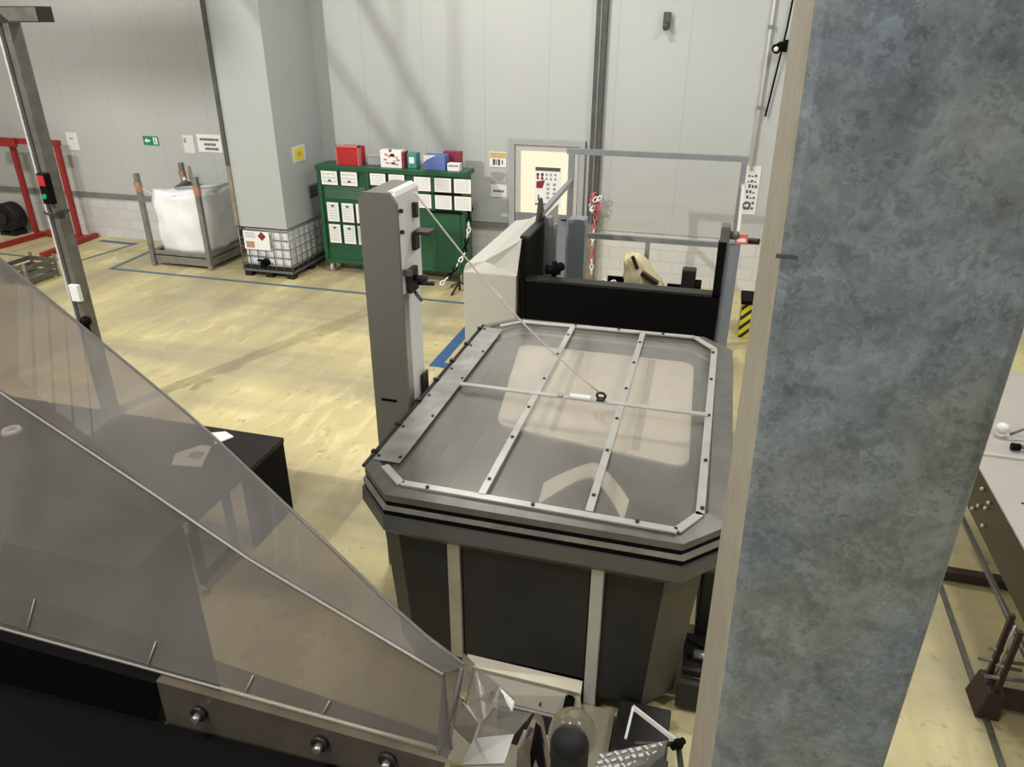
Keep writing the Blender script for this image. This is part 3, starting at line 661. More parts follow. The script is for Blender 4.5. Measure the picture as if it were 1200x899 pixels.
# ================================================================ BAG FRAME
bf = thing('bag_frame', 'grey steel frame on feet with four uprights holding the white bulk bag', 'frame', (-9.25, 11.65, 0))
bx0, bx1, by0, by1 = -9.86, -8.66, 11.06, 12.26
MB().box(bx0, bx1, by0, by0+.05, .06, .28).box(bx0, bx1, by1-.05, by1, .06, .28).box(bx0, bx0+.05, by0, by1, .06, .28).box(bx1-.05, bx1, by0, by1, .06, .28).box(bx0, bx1, by0, by1, .2, .22).build('base_frame', 'framegrey', bf)
for x in (bx0, bx1):
    for y in (by0, by1):
        u = MB().box(x-.04, x+.04, y-.04, y+.04, 0, 1.66, .005).build('upright', 'framegrey', bf)
        MB().beam((x-.05, y-.045, 1.50), (x+.06, y-.045, 1.34), .012, .05, (0, 1, 0)).box(x-.045, x+.045, y-.045, y+.045, 1.36, 1.50).build('hook_strap', 'orange', u)
# bag: subdivided box with creases
bag = MB(); R_ = []
nx = 12
def bagring(z, bul, sag):
    P = []
    cx, cyy = -9.24, 11.66; hx = .50+bul; hy = .50+bul
    for s in range(4):
        for k in range(nx):
            t = -1+2*k/nx
            p = ((t, -1), (1, t), (-t, 1), (-1, -t))[s]
            x, y = cx+p[0]*hx, cyy+p[1]*hy
            mx_ = 1-abs(t)
            out = .035*mx_
            if s == 0: y -= out
            if s == 1: x += out
            if s == 2: y += out
            if s == 3: x -= out
            nn = noise.noise(V((x*3.2, y*3.2, z*3.0)))*.05+noise.noise(V((x*9, y*9, z*8)))*.018
            P.append((x+nn, y+nn, z-sag*mx_+nn*.3))
    return P
for i in range(13):
    z = .24+1.13*i/12
    R_.append(bagring(z, -.02+.03*math.sin(math.pi*i/12), .10*(i/12)**3))
bag.loft(R_, cap=False, smooth=True)
top = R_[-1]; c = V((-9.24, 11.66, 1.12))
inner_r = [tuple(V(p).lerp(c, .12)-V((0, 0, .03))) for p in top]; inner2 = [tuple(V(p).lerp(c, .75)*1.0) for p in top]
bag.loft([top, inner_r, inner2], cap=False, smooth=True)
bag.bm.verts.ensure_lookup_table()
bmesh.ops.holes_fill(bag.bm, edges=[e for e in bag.bm.edges if e.is_boundary])
bt_ = thing('bulk_bag', 'white woven bulk bag hanging in the grey steel frame by the wall', 'bag', (-9.24, 11.66, .24))
bag.build('bag_body', 'bag', bt_)
for x, sx in ((bx0+.03, 1), (bx1-.03, -1)):
    for y, sy in ((by0+.03, 1), (by1-.03, -1)):
        MB().beam((x, y, 1.40), (x+.10*sx, y+.10*sy, 1.30), .05, .012).build('loop', 'bag', bt_)

# ================================================================ IBC TOTE
ibc = thing('caged_tote', 'white liquid tote in a grey tube cage on a black pallet by the wall', 'tote', (-7.42, 11.7, 0))
tx0, tx1, ty0, ty1 = -7.90, -6.93, 10.97, 12.40
MB().box(tx0+.05, tx1-.05, ty0+.05, ty1-.05, .19, .84, .05).build('tank', 'tankwhite', ibc)
pl = MB()
for x in (tx0, (tx0+tx1)/2-.07, tx1-.14):
    for y in (ty0, (ty0+ty1)/2-.07, ty1-.16): pl.box(x, x+.14, y, y+.14, 0, .10, .01)
pl.box(tx0, tx1, ty0, ty1, .14, .185, .008)
pl.build('pallet', 'blackrub', ibc)
pb = MB(); pb.box(tx0-.01, tx1+.01, ty0-.02, ty0+.02, .10, .14).box(tx0-.01, tx1+.01, ty1-.02, ty1+.02, .10, .14).box(tx0-.01, tx0+.03, ty0, ty1, .10, .14).box(tx1-.03, tx1+.01, ty0, ty1, .10, .14)
pb.build('pallet_frame', 'cage', ibc)
cg = MB()
for k in range(5):
    z = .22+.155*k
    P = [(tx0, ty0, z), (tx1, ty0, z), (tx1, ty1, z), (tx0, ty1, z), (tx0, ty0, z)]
    for a, b in zip(P, P[1:]): cg.cyl(a, b, .010, 8)
for k in range(7):
    x = tx0+(tx1-tx0)*k/6
    for y in (ty0, ty1): cg.cyl((x, y, .13), (x, y, .85), .010, 8)
for k in range(1, 8):
    y = ty0+(ty1-ty0)*k/8
    for x in (tx0, tx1): cg.cyl((x, y, .13), (x, y, .85), .010, 8)
cg.build('cage', 'cage', ibc)
lb = MB().box(-7.80, -7.30, ty0-.022, ty0-.012, .50, .82).build('label_plate', 'paper', ibc)
MB().prism([(-7.52, ty0-.024, .74), (-7.44, ty0-.024, .66), (-7.36, ty0-.024, .74), (-7.44, ty0-.024, .82)][::-1], (0, .003, 0)).build('red_diamond', 'maroon', lb)
q = MB().box(-7.76, -7.60, ty0-.0245, ty0-.022, .53, .64); q.build('orange_square', 'orange', lb)
q = MB(); strokes(q, -7.76, -7.56, .70, .80, ty0-.0225, 3); q.build('print', 'greyink', lb)
MB().cyl((-7.45, ty0-.06, .27), (-7.45, ty0+.06, .27), .07, 16).cyl((-7.45, ty0-.10, .24), (-7.45, ty0-.06, .24), .045, 12).box(-7.55, -7.35, ty0-.09, ty0-.05, .31, .34).build('outlet_valve', 'black', ibc)

# ================================================================ GREEN TROLLEY
gx0, gx1, gy = -6.62, -3.96, 11.60
K['paleink'] = mat('pale_ink', (.56, .56, .56), .7)
tro_ = thing('green_trolley', 'long dark green wheeled cabinet covered with white printed sheets', 'trolley', ((gx0+gx1)/2, 11.8, 0))
MB().box(gx0+.03, gx1-.03, gy+.02, gy+.45, .22, 1.80, .006).build('cabinet_body', 'green', tro_)
MB().box(gx0-.02, gx1+.02, gy-.03, gy+.48, 1.80, 1.88, .006).build('top_edge', 'green', tro_)
for x in (gx0, gx1-.07, -5.72, -4.55): MB().box(x, x+.07, gy-.02, gy+.02, .22, 1.80, .004).build('upright_rail', 'green', tro_)
lv = MB()
for k in range(6): z = 1.33+.035*k; lv.hexa([(gx0+.12, gy+.0, z), (-5.74, gy+.0, z), (-5.74, gy+.02, z+.0), (gx0+.12, gy+.02, z+.0), (gx0+.12, gy+.012, z+.025), (-5.74, gy+.012, z+.025), (-5.74, gy+.02, z+.025), (gx0+.12, gy+.02, z+.025)])
lv.build('louvres', 'green', tro_)
MB().box(-4.52, gx1-.08, gy-.01, gy+.02, .22, 1.20, .004).build('lower_panel', 'green', tro_)
MB().box(-4.56, gx1-.03, gy-.03, gy+.02, 1.20, 1.235).box(-4.56, gx1-.03, gy-.03, gy+.02, 1.51, 1.53).build('divider', 'black', tro_)
MB().box(gx0-.01, gx1+.01, gy-.02, gy+.47, .18, .24, .004).build('base_frame', 'green', tro_)
for x in (gx0+.10, gx1-.12):
    for y in (gy+.06, gy+.40):
        cs = MB().cyl((x-.025, y, .08), (x+.025, y, .08), .08, 18).build('caster', 'lightsteel', tro_)
        MB().box(x-.036, x-.027, y-.04, y+.03, .07, .18).box(x+.027, x+.036, y-.04, y+.03, .07, .18).build('caster_fork', 'steel', cs)
def sheet(x0, x1, z0, z1, ink='paleink', rows=4, blob=None):
    s = MB().box(x0, x1, gy-.028, gy-.024, z0, z1).build('printed_sheet', 'paper', tro_)
    q = MB(); strokes(q, x0+.03, x1-.03, z0+.10*(z1-z0), z1-.08*(z1-z0), gy-.0282, rows); q.build('print', ink, s)
    if blob:
        q = MB().ball(((x0+x1)/2, gy-.029, z0+(z1-z0)*blob), .034, (1, .05, .6)); q.build('black_emblem', 'ink', s)
for x0 in (-6.53, -6.16): sheet(x0, x0+.30, 1.56, 1.79, 'paleink', 3, .3)
for x0 in (-5.62, -5.28): sheet(x0, x0+.28, 1.60, 1.79)
for x0 in (-6.48, -6.20, -5.93, -5.66, -5.39): sheet(x0, x0+.22, .93, 1.26, 'paleink', 6, .82); sheet(x0, x0+.22, .55, .88, 'paleink', 6, .82)
for x0 in (-4.36, -5.0+.34+.02): pass
for z0 in (1.27, 1.55):
    for x0 in (-4.83, -4.47, -4.20+.07): sheet(x0, x0+.29, z0, z0+.225, 'paleink', 5)

def crate(name, x0, x1, y0, y1, z0, h, key, label, cat, front=None):
    t = thing(name, label, cat, ((x0+x1)/2, (y0+y1)/2, z0))
    MB().box(x0, x1, y0, y1, z0, z0+h, .006).build('box_body', key, t)
    if front: front(t, x0, x1, y0, z0, h)
    return t
TT = 1.881
def fr_red(t, x0, x1, y0, z0, h): MB().box(x0-.015, x0, y0-.01, y0+.10, z0, z0+h+.02).box(x0-.015, x1+.015, y0-.01, y0+.10, z0+h, z0+h+.02).box(x1, x1+.015, y0-.01, y0+.10, z0, z0+h+.02).build('pale_edge', 'pink', t)
crate('red_box', -6.23, -5.85, 11.65, 11.95, TT, .30, 'redbox', 'plain red box standing on the left end of the green trolley', 'box', fr_red)
def fr_print(t, x0, x1, y0, z0, h):
    q = MB(); random.seed(3)
    for k in range(16):
        q.use(random.choice(('lilac', 'greyink', 'orange', 'pink'))); x = random.uniform(x0+.03, x1-.09); z = random.uniform(z0+.04, z0+h-.08); q.box(x, x+random.uniform(.02, .08), y0-.003, y0, z, z+random.uniform(.01, .05))
    q.build('print', None, t)
    MB().box((x0+x1)/2-.02, (x0+x1)/2+.02, y0-.01, y0+.01, z0+h-.02, z0+h+.02).build('clip', 'ink', t)
crate('printed_box', -5.45, -5.07, 11.66, 11.84, TT, .28, 'paper', 'white printed box with a black clip on the middle of the green trolley', 'box', fr_print)
crate('narrow_box', -5.055, -5.02, 11.66, 11.86, TT, .26, 'maroon', 'thin dark maroon box beside the white printed box', 'box')
def fr_t(t, x0, x1, y0, z0, h): MB().box(x0+.03, x1-.04, y0-.003, y0, z0+.08, z0+h-.06).build('pale_label', 'paper', t)
crate('teal_box', -4.99, -4.83, 11.72, 11.9, TT, .24, 'teal', 'small teal box with a pale label behind the mast top', 'box', fr_t)
def fr_b(t, x0, x1, y0, z0, h): MB().use('paper').prism([(x0, y0-.004, z0+h), (x0, y0-.004, z0+.12), (x0+.05, y0-.004, z0+.16), (x0+.22, y0-.004, z0+h)], (0, .004, 0)).build('white_corner', None, t)
crate('blue_box', -4.67, -4.30, 11.64, 11.86, TT, .24, 'navy', 'blue and white printed box near the right end of the green trolley', 'box', fr_b)
crate('maroon_box', -4.42, -4.12, 11.90, 12.02, TT, .27, 'maroon', 'flat maroon box standing behind the blue printed box', 'box')
crate('white_box', -4.27, -4.06, 11.66, 11.8, TT, .12, 'paper', 'small white box at the right end of the green trolley', 'box', lambda t, x0, x1, y0, z0, h: MB().box(x0+.02, x1-.02, y0-.003, y0, z0+.07, z0+.10).build('print', 'greyink', t))
crate('grey_bin', -5.78, -5.52, 11.85, 12.0, TT, .14, 'frame', 'low grey bin between the red box and the printed box', 'bin', lambda t, x0, x1, y0, z0, h: MB().box(x0-.01, x1+.01, y0-.01, y0+.16, z0+h, z0+h+.015).build('rim', 'lightsteel', t))
sg = MB().box(-7.0, -6.78, 12.28, 12.30, 1.2, 1.42).use('green')
for k in range(3): sg.box(-7.0, -6.78, 12.27, 12.28, 1.22+.07*k, 1.25+.07*k)
# dark green sheet pocket on wall bracket left of the trolley
t = thing('sheet_holder', 'small dark green slatted holder on the side of the grey casing above the tote', 'holder', (-6.94, 12.0, 1.25))
MB().box(-6.949, -6.93, 11.82, 12.18, 1.24, 1.47, .003).build('holder_back', 'rail', t)
for k in range(3): MB().box(-6.93, -6.915, 11.83, 12.17, 1.26+.07*k, 1.30+.07*k).build('slat', 'green', t)
sg.bm.free()
# black and white chain hung from the trolley end to the mast
chain('barrier_chain', [(-3.90, 11.62, 1.28), (-3.90, 11.60, .95), (-3.95, 11.45, .55), (-4.1, 11.3, .28), (-4.3, 11.0, .06)], ('black', 'paper'), 'black and white plastic chain hanging at the right end of the green trolley', R=.035, r=.014, step=.085)
MB_ = MB().use('black').torus((-3.91, 11.62, 1.33), (0, 1, 0), .07, .012, (.7, 1.3)).box(-3.95, -3.935, 11.60, 11.64, 1.28, 1.30)
tag(MB_.build('chain_hook'), 'black ring hook on the right side of the green trolley', 'hook')

# chain stand feet near the trolley
cs = thing('chain_stand', 'dark tripod foot of a chain barrier on the floor behind the mast', 'stand', (-3.95, 11.2, 0))
MB().cyl((-3.95, 11.2, .02), (-3.95, 11.2, .5), .018).build('pole', 'darkmet', cs)
for a in (20, 140, 260):
    MB().beam((-3.95, 11.2, .16), (-3.95+.28*math.cos(math.radians(a)), 11.2+.28*math.sin(math.radians(a)), .012), .03, .02).build('leg', 'darkmet', cs)

# ================================================================ WALL SIGNS
def sign(name, x0, x1, z0, z1, label, key='paper', cat='sign', fn=None, y=WY):
    t = thing(name, label, cat, ((x0+x1)/2, y, z0))
    MB().box(x0, x1, y-.012, y-.001, z0, z1).build('plate', key, t)
    if fn: fn(t, x0, x1, z0, z1, y-.012)
    return t
def f_lines(n, ink='ink', mx=.12, mz=.15):
    def f(t, x0, x1, z0, z1, y):
        q = MB(); w_, h_ = x1-x0, z1-z0; strokes(q, x0+w_*mx, x1-w_*mx, z0+h_*mz, z1-h_*mz, y, n); q.build('print', ink, t)
    return f
def f_exit(t, x0, x1, z0, z1, y):
    cx, cz, h = x0+.11, (z0+z1)/2, .05
    MB().prism([(cx-.08, y-.002, cz), (cx-.02, y-.002, cz+h), (cx-.02, y-.002, cz+.018), (cx+.05, y-.002, cz+.018), (cx+.05, y-.002, cz-.018), (cx-.02, y-.002, cz-.018), (cx-.02, y-.002, cz-h)], (0, .002, 0)).build('arrow', 'paper', t)
    q = MB().use('paper').box(x1-.11, x1-.02, y-.002, y, z0+.02, z1-.02)
    q.use('greensign').ball((x1-.06, y-.003, z1-.04), .011, (1, .2, 1)).beam((x1-.062, y-.003, z1-.055), (x1-.07, y-.003, cz-.005), .014, .003, (0, 1, 0)).beam((x1-.07, y-.003, cz-.005), (x1-.045, y-.003, z0+.03), .01, .003, (0, 1, 0)).beam((x1-.07, y-.003, cz-.005), (x1-.10, y-.003, z0+.035), .01, .003, (0, 1, 0)).beam((x1-.065, y-.003, cz+.025), (x1-.095, y-.003, cz+.005), .009, .003, (0, 1, 0))
    q.build('running_figure', None, t)
sign('exit_sign', -10.80, -10.46, 1.915, 2.08, 'green and white exit sign with arrow on the grey back wall', 'greensign', 'sign', f_exit)
sign('notice_sheet', -12.62, -12.35, 1.74, 2.08, 'blank white sheet on the wall right of the red stand', 'white', 'notice', lambda t, x0, x1, z0, z1, y: MB().box(x0+.07, x0+.16, y-.002, y, z1-.13, z1-.10).build('print', 'greyink', t))
sign('notice_sheet', -9.90, -9.66, 1.80, 2.13, 'narrow white notice just left of the three line sign', 'white', 'notice', lambda t, x0, x1, z0, z1, y: MB().box(x0+.02, x0+.07, y-.002, y, z1-.14, z1-.05).build('print', 'greyink', t))
def f3(t, x0, x1, z0, z1, y):
    q = MB()
    for zc, a, b in ((z1-.09, x0+.06, x1-.05), (z1-.18, x0+.14, x1-.12), (z1-.26, x0+.15, x1-.08)):
        x = a
        while x < b: wd = random.uniform(.02, .045); q.box(x, min(b, x+wd), y-.002, y, zc-.022, zc+.022); x += wd+.008
    q.build('print', 'ink', t)
sign('notice_sign', -9.58, -9.06, 1.84, 2.16, 'wide white sign with three dark text lines left of the grey casing', 'paper', 'notice', f3)
def f_y(t, x0, x1, z0, z1, y):
    MB().box(x0+.05, x1-.04, y-.002, y, z0+.05, z1-.05).build('yellow_field', 'yellow', t)
    q = MB().ball(((x0+x1)/2, y-.002, (z0+z1)/2), .05, (1.2, .03, .7)); q.build('symbol', 'tan', t)
sign('warning_sign', -6.80-.72+.01, -6.80-.42, 1.80-.02, 2.02, 'yellow warning sign in a white border on the grey casing', 'white', 'sign', f_y, y=12.30) if False else None
# on the casing's side the yellow sign reads on the wall right of the fold
ys = thing('warning_sign', 'yellow warning sign with white border above the caged tote', 'sign', (-6.945, 11.7, 1.9))
MB().box(-6.949, -6.938, 11.42, 11.84, 1.91, 2.17, .003).build('plate', 'white', ys)
MB().box(-6.938, -6.934, 11.48, 11.78, 1.94, 2.14).build('yellow_field', 'yellow', ys)
MB().ball((-6.934, 11.63, 2.04), .06, (.04, 1.3, .8)).build('symbol', 'tan', ys)
def f_br(t, x0, x1, z0, z1, y):
    MB().box(x0+.01, x1-.01, y-.002, y, z1-.10, z1-.01).build('tan_band', 'tan', t)
    q = MB().box(x0+.06, x0+.10, y-.002, y, z0+.03, z0+.13).box(x0+.11, x0+.13, y-.002, y, z0+.04, z0+.13).box(x0+.15, x0+.19, y-.002, y, z0+.03, z0+.13).box(x0+.22, x0+.24, y-.002, y, z0+.05, z0+.12); q.build('print', 'darktrim', t)
sign('tan_notice', -3.80, -3.50, 1.84, 2.09, 'tan and white printed notice, topmost beside the door', 'paper', 'notice', f_br)
def f_bowl(t, x0, x1, z0, z1, y):
    MB().prism([(x0+.01, y-.002, z1-.03), (x0+.08, y-.002, z1-.0), (x1-.10, y-.002, z1-.0), (x1-.02, y-.002, z1-.04), (x1-.08, y-.002, z0+.03), (x0+.08, y-.002, z0+.02)][::-1], (0, .002, 0)).build('bowl_picture', 'greyink', t)
sign('picture_notice', -3.79, -3.49, 1.58, 1.76, 'pale picture notice with a grey bowl shape beside the door', 'plate', 'notice', f_bowl)
sign('text_notice', -3.78, -3.49, 1.33, 1.54, 'white notice with one dark line of text, lowest beside the door', 'white', 'notice', lambda t, x0, x1, z0, z1, y: [f_lines(1, 'ink', .15, .3)(t, x0, x1, z0, z1, y)])
# poster in the door window
def f_post(t, x0, x1, z0, z1, y):
    q = MB().use('ink').box(x0+.0, x1-.02, y-.002, y, z1-.06, z1-.0)
    q.use('greyink')
    for i in range(5):
        for j in range(2):
            q.box(x0+.03+.075*i, x0+.065+.075*i, y-.002, y, z1-.14-.07*j, z1-.10-.07*j)
    for i in range(2):
        for j in range(4): q.box(x0+.2+.11*i, x0+.25+.11*i, y-.002, y, z1-.30-.075*j, z1-.26-.075*j)
    q.use('maroon').prism([(x0+.02, y-.002, z1-.24), (x0+.17, y-.002, z1-.21), (x0+.13, y-.002, z1-.35), (x0+.02, y-.002, z1-.35)][::-1], (0, .002, 0))
    q.use('pink').box(x0+.02, x0+.06, y-.002, y, z1-.19, z1-.10).box(x0+.10, x0+.14, y-.002, y, z1-.2, z1-.10)
    q.use('ink').box(x0+.05, x0+.075, y-.002, y, z0+.1, z0+.2).box(x0, x0+.2, y-.002, y, z0+.03, z0+.055)
    q.build('print', None, t)
sign('poster', -2.98, -2.53, 1.22, 1.88, 'white poster with dark header and maroon picture in the door window', 'paper', 'poster', f_post, y=WY-.022)
# sign at far right wall, white with big dark characters
def f_r(t, x0, x1, z0, z1, y):
    q = MB(); random.seed(11)
    for z in [z0+.08+.085*k for k in range(7)]:
        x = x0+.10+random.uniform(0, .03)
        for k in range(3): q.box(x, x+.035, y-.002, y, z, z+random.uniform(.02, .06)); x += .05
    q.torus((x0+.14, y-.003, z0+.14), (0, 1, 0), .055, .014, (1, .9)); q.build('print', 'ink', t)
sign('wall_notice', .37, .66, 1.30, 2.06, 'tall white notice with dark characters right of the guard frame', 'white', 'notice', f_r)
# green sign behind the red stand & yellow
sign('green_notice', -13.62, -13.2, 1.82, 2.04, 'dark green sign on the wall behind the red stand', 'greensign', 'sign', lambda t, x0, x1, z0, z1, y: MB().box(x0+.05, x1-.05, y-.002, y, z0+.08, z0+.12).build('print', 'paper', t))
sign('yellow_notice', -13.45, -13.12, 1.45, 1.75, 'yellow and black sign under the green one behind the red stand', 'yellow', 'sign', lambda t, x0, x1, z0, z1, y: MB().use('ink').box(x0+.05, x1-.06, y-.002, y, z0+.14, z0+.24).box(x0+.12, x1-.14, y-.002, y, z0+.04, z0+.1).build('print', None, t))
wb = MB().use('white').box(-13.5, -13.2, WY-.08, WY-.001, 2.62, 3.0, .01).use('ink').box(-13.38, -13.18, WY-.095, WY-.08, 2.70, 2.88, .004)
tag(wb.build('wall_device'), 'white and black device on the wall behind the steel column', 'device')
wl = MB().use('ink').box(-1.05, -.95, WY-.12, WY-.001, 4.00, 4.22, .01).cyl((-1.0, WY-.12, 4.06), (-1.0, WY-.2, 4.0), .04)
tag(wl.build('wall_sensor'), 'small black sensor high on the back wall', 'sensor')
pp = MB().cyl((.50, WY-.05, 2.0), (.50, WY-.05, 8.4), .022, 12).use('rail').box(.46, .54, WY-.08, WY-.002, 2.9, 2.95).box(.46, .54, WY-.08, WY-.002, 4.0, 4.05)
tag(pp.build('wall_pipe', 'white'), 'thin white vertical pipe on the back wall near the galvanised post', 'pipe')
cl_ = thing('clamp_lamp', 'small black clamp lamp on the wall beside the galvanised post', 'lamp', (.72, 12.3, 3.7))
MB().ball((.66, 12.30, 3.78), .06).cyl((.66, 12.3, 3.78), (.60, 12.2, 3.74), .05, 12, .07).box(.70, .76, 12.28, 12.499, 3.70, 3.86, .01).build('lamp_head', 'black', cl_)
MB().tube([(.74, 12.42, 4.4), (.72, 12.42, 4.0), (.68, 12.42, 3.6), (.64, 12.44, 3.2), (.60, 12.44, 2.8)], .014).build('cable', 'black', cl_)
MB().ball((.60, 12.17, 3.74), .035).build('bulb', 'white', cl_)

# ================================================================ STEEL COLUMN, LEFT
co = thing('steel_column', 'slim grey steel column with control box rising to a cross beam at left', 'column', (-6.42, 6.0, 0))
px, py = -6.40, 6.0
MB().box(px-.085, px-.06, py-.06, py+.08, 0, 4.02, .004).build('flange', 'lightsteel', co)
MB().box(px-.06, px-.005, py-.02, py+.06, 0, 4.02).build('web', 'darktrim', co)
MB().box(px-.005, px+.065, py-.06, py+.08, 0, 4.02, .004).build('flange', 'steelpost', co)
MB().box(px-.18, px+.16, py-.14, py+.14, 0, .015).build('base_plate', 'steelpost', co)
cbm = MB().box(-7.3, -5.95, 5.92, 6.08, 4.022, 4.15, .004).build('cross_beam', 'darkmet', co)
MB().hexa([(-6.28, 5.905, 4.03), (-5.96, 5.905, 4.03), (-5.96, 5.918, 4.03), (-6.28, 5.918, 4.03), (-6.42, 5.905, 4.14), (-5.96, 5.905, 4.14), (-5.96, 5.918, 4.14), (-6.42, 5.918, 4.14)]).build('end_plate', 'steelpost', cbm)
bxo = MB().box(px-.01, px+.10, py-.13, py-.062, 2.40, 2.70, .01).build('control_box', 'black', co)
MB().box(px+.005, px+.08, py-.136, py-.13, 2.58, 2.68).build('red_label', 'redbox', bxo)
MB().cyl((px+.045, py-.15, 2.48), (px+.045, py-.13, 2.48), .025).build('green_button', 'greensign', bxo)
MB().torus((px-.01, py, 2.30), (0, 0, 1), .11, .011).cyl((px+.05, py-.10, 2.30), (px+.17, py-.12, 2.30), .022).box(px+.13, px+.18, py-.15, py-.09, 2.27, 2.34, .006).build('clamp_ring', 'darkmet', co)
MB().box(px+.0, px+.11, py-.11, py-.062, 1.38, 1.56, .006).build('white_pad', 'white', co)
MB().ball((px+.10, py-.10, 1.16), .06).cyl((px+.08, py-.09, 1.1), (px+.15, py-.14, 1.0), .03).ball((px+.15, py-.14, 1.0), .04).build('black_knob', 'black', co)

# ================================================================ BLACK BENCH
bn = thing('black_bench', 'long black workbench with open legs seen partly through the smoky guard', 'bench', (-4.8, 4.25, 0))
MB().box(-6.6, -3.40, 3.62, 4.90, .70, .745, .004).build('bench_top', 'tabletop', bn)
MB().box(-6.6, -3.42, 3.585, 3.618, .66, .745, .003).build('front_rail', 'lightsteel', bn)
MB().box(-3.44, -3.405, 4.30, 4.89, .0, .70).build('side_panel', 'black', bn)
MB().box(-6.55, -5.2, 4.84, 4.88, .1, .70).build('back_panel', 'black', bn)
for x in (-3.47, -4.9, -6.4):
    for y in (3.70, 4.12):
        lg = MB().box(x-.025, x+.025, y-.025, y+.025, .10, .70).build('leg', 'black', bn)
        MB().cyl((x, y, .0), (x, y, .10), .015).cyl((x, y, 0), (x, y, .02), .035).ball((x+.01, y-.02, .06), .02).build('levelling_foot', 'steel', lg)
    MB().beam((x, 3.72, .14), (x, 4.12, .14), .05, .05).build('brace', 'black', bn)
MB().box(-4.75, -4.45, 3.75, 4.05, .28, .50, .01).cyl((-4.6, 3.72, .30), (-4.6, 3.76, .30), .07).build('drawer_unit', 'sidepl', bn)
pn = MB().prism([(-4.08, 4.77, .748), (-3.96, 4.72, .748), (-3.90, 4.62, .748), (-3.82, 4.78, .748), (-3.94, 4.84, .748)], (0, 0, .01))
tag(pn.build('folded_cloth', 'white'), 'crumpled white paper towel on the black bench near its back edge', 'cloth')
pn = MB().prism([(-4.12, 4.40, .748), (-4.04, 4.24, .748), (-3.78, 4.28, .748), (-3.84, 4.42, .748), (-3.90, 4.58, .748), (-4.0, 4.58, .748)], (0, 0, .01)).use('steel').box(-3.98, -3.88, 4.36, 4.46, .758, .77)
tag(pn.build('plastic_bag', 'lightsteel'), 'flat grey plastic bag on the black bench under the guard edge', 'bag')
cpz = MB().cyl((-5.76, 4.33, .746), (-5.76, 4.33, .78), .09, 20, .075).use('lightsteel').cyl((-5.76, 4.33, .78), (-5.76, 4.33, .79), .03)  # plain round white disc
tag(cpz.build('white_saucer', 'white'), 'round white saucer shaped disc on the black bench at the left edge', 'saucer')

# ================================================================ FOREGROUND GUARD
gd = thing('smoky_guard', 'smoky see-through plastic guard on a steel edge in the left foreground', 'guard', (-1.2, 1.05, 2.4))
T = .006

def lerpl(P, t):
    """point at fraction t along a polyline by x"""
    n = len(P)-1; x = P[0].x+(P[-1].x-P[0].x)*t
    for a, b in zip(P, P[1:]):
        if x <= b.x+1e-9: return a.lerp(b, (x-a.x)/(b.x-a.x))
    return P[-1]
base = [V((-1.80, 1.02, 2.640)), V((-.405, 1.02, 2.590))]
crease = [V((-2.001, 1.4, 3.171)), V((-1.77, 1.35, 3.099)), V((-1.34, 1.28, 2.948)), V((-.961, 1.2, 2.834)), V((-.429, 1.05, 2.779))]
outer = [V((-2.492, 1.9, 3.409)), V((-2.178, 1.8, 3.297)), V((-1.691, 1.62, 3.151)), V((-1.286, 1.47, 3.03)), V((-.759, 1.25, 2.852)), V((-.537, 1.13, 2.811)), V((-.385, 1.055, 2.806))]
def sheet_between(P, Q, key, name, n=24, off=(0, .005, .002), f0=0, f1=1):
    mb = MB(); R_ = []; off = V(off)
    for k in range(n+1):
        a, b = lerpl(P, k/n), lerpl(Q, k/n); a, b = a.lerp(b, f0), a.lerp(b, f1)
        R_.append([a, b, b+off, a+off])
    mb.loft(R_, smooth=True); o = mb.build(name, key, gd); o.data.set_sharp_from_angle(angle=.7); return o
lo = sheet_between(base, crease, 'guard', 'lower_pane')
up = sheet_between(crease, outer, 'guard', 'upper_pane')
sheet_between(base, crease, 'guard', 'overlap_strip', 12, (0, -.004, 0), .02, .16)  # extra tinted layer standing in for the steel's dark reflection
MB().tube([lerpl(crease, k/20)+V((0, -.004, .002)) for k in range(21)], .0032, 6).build('fold_line', 'guardedge', gd)
MB().tube([lerpl(outer, k/20)+V((0, .004, 0)) for k in range(21)], .0045, 6).build('outer_edge', 'darkedge', gd)
MB().tube([lerpl(base, k/8)+V((0, -.008, .004)) for k in range(9)], .0032, 6).build('bottom_edge', 'guardedge', gd)
for t in (.20, .452, .64, .78):
    a, b = lerpl(base, t), lerpl(crease, t+.015); MB().tube([a.lerp(b, .03)+V((0, -.009, 0)), a.lerp(b, .17)+V((0.02, -.009, 0))], .0022, 5).build('joint', 'guardedge', gd)
MB().tube([V((-.388, 1.05, 2.806)), V((-.405, 1.03, 2.70)), V((-.44, 1.0, 2.55)), V((-.463, 1.0, 2.45))], .004, 6).build('end_edge', 'darkedge', gd)
MB().prism([(-.405, 1.0, 2.60), (-.43, 1.05, 2.78), (-.385, 1.055, 2.80), (-.44, 1.0, 2.55)], (0, .004, 0)).build('end_pane', 'guard', gd)
# steel edge with bolts: left end blackened to copy its dark reflection, bare at the right
MB().hexa([(-1.13, .99, 2.45), (-.45, .99, 2.45), (-.45, 1.012, 2.45), (-1.13, 1.012, 2.45), (-1.13, .99, 2.614), (-.41, .99, 2.586), (-.41, 1.012, 2.586), (-1.13, 1.012, 2.614)]).build('steel_edge', 'guardsteel', gd)
MB().hexa([(-1.9, .985, 2.45), (-1.155, .985, 2.45), (-1.155, 1.012, 2.45), (-1.9, 1.012, 2.45), (-1.9, .985, 2.638), (-1.128, .985, 2.613), (-1.128, 1.012, 2.613), (-1.9, 1.012, 2.638)]).build('steel_edge', 'black', gd)
for x, z in ((-1.022, 2.548), (-.708, 2.553), (-.544, 2.555)):
    b_ = MB().cyl((x, .978, z), (x, .99, z), .020, 20).build('bolt', 'darkmet', gd)
    MB().cyl((x+.002, .962, z), (x+.002, .978, z), .010, 6).build('bolt_head', 'steel', b_)
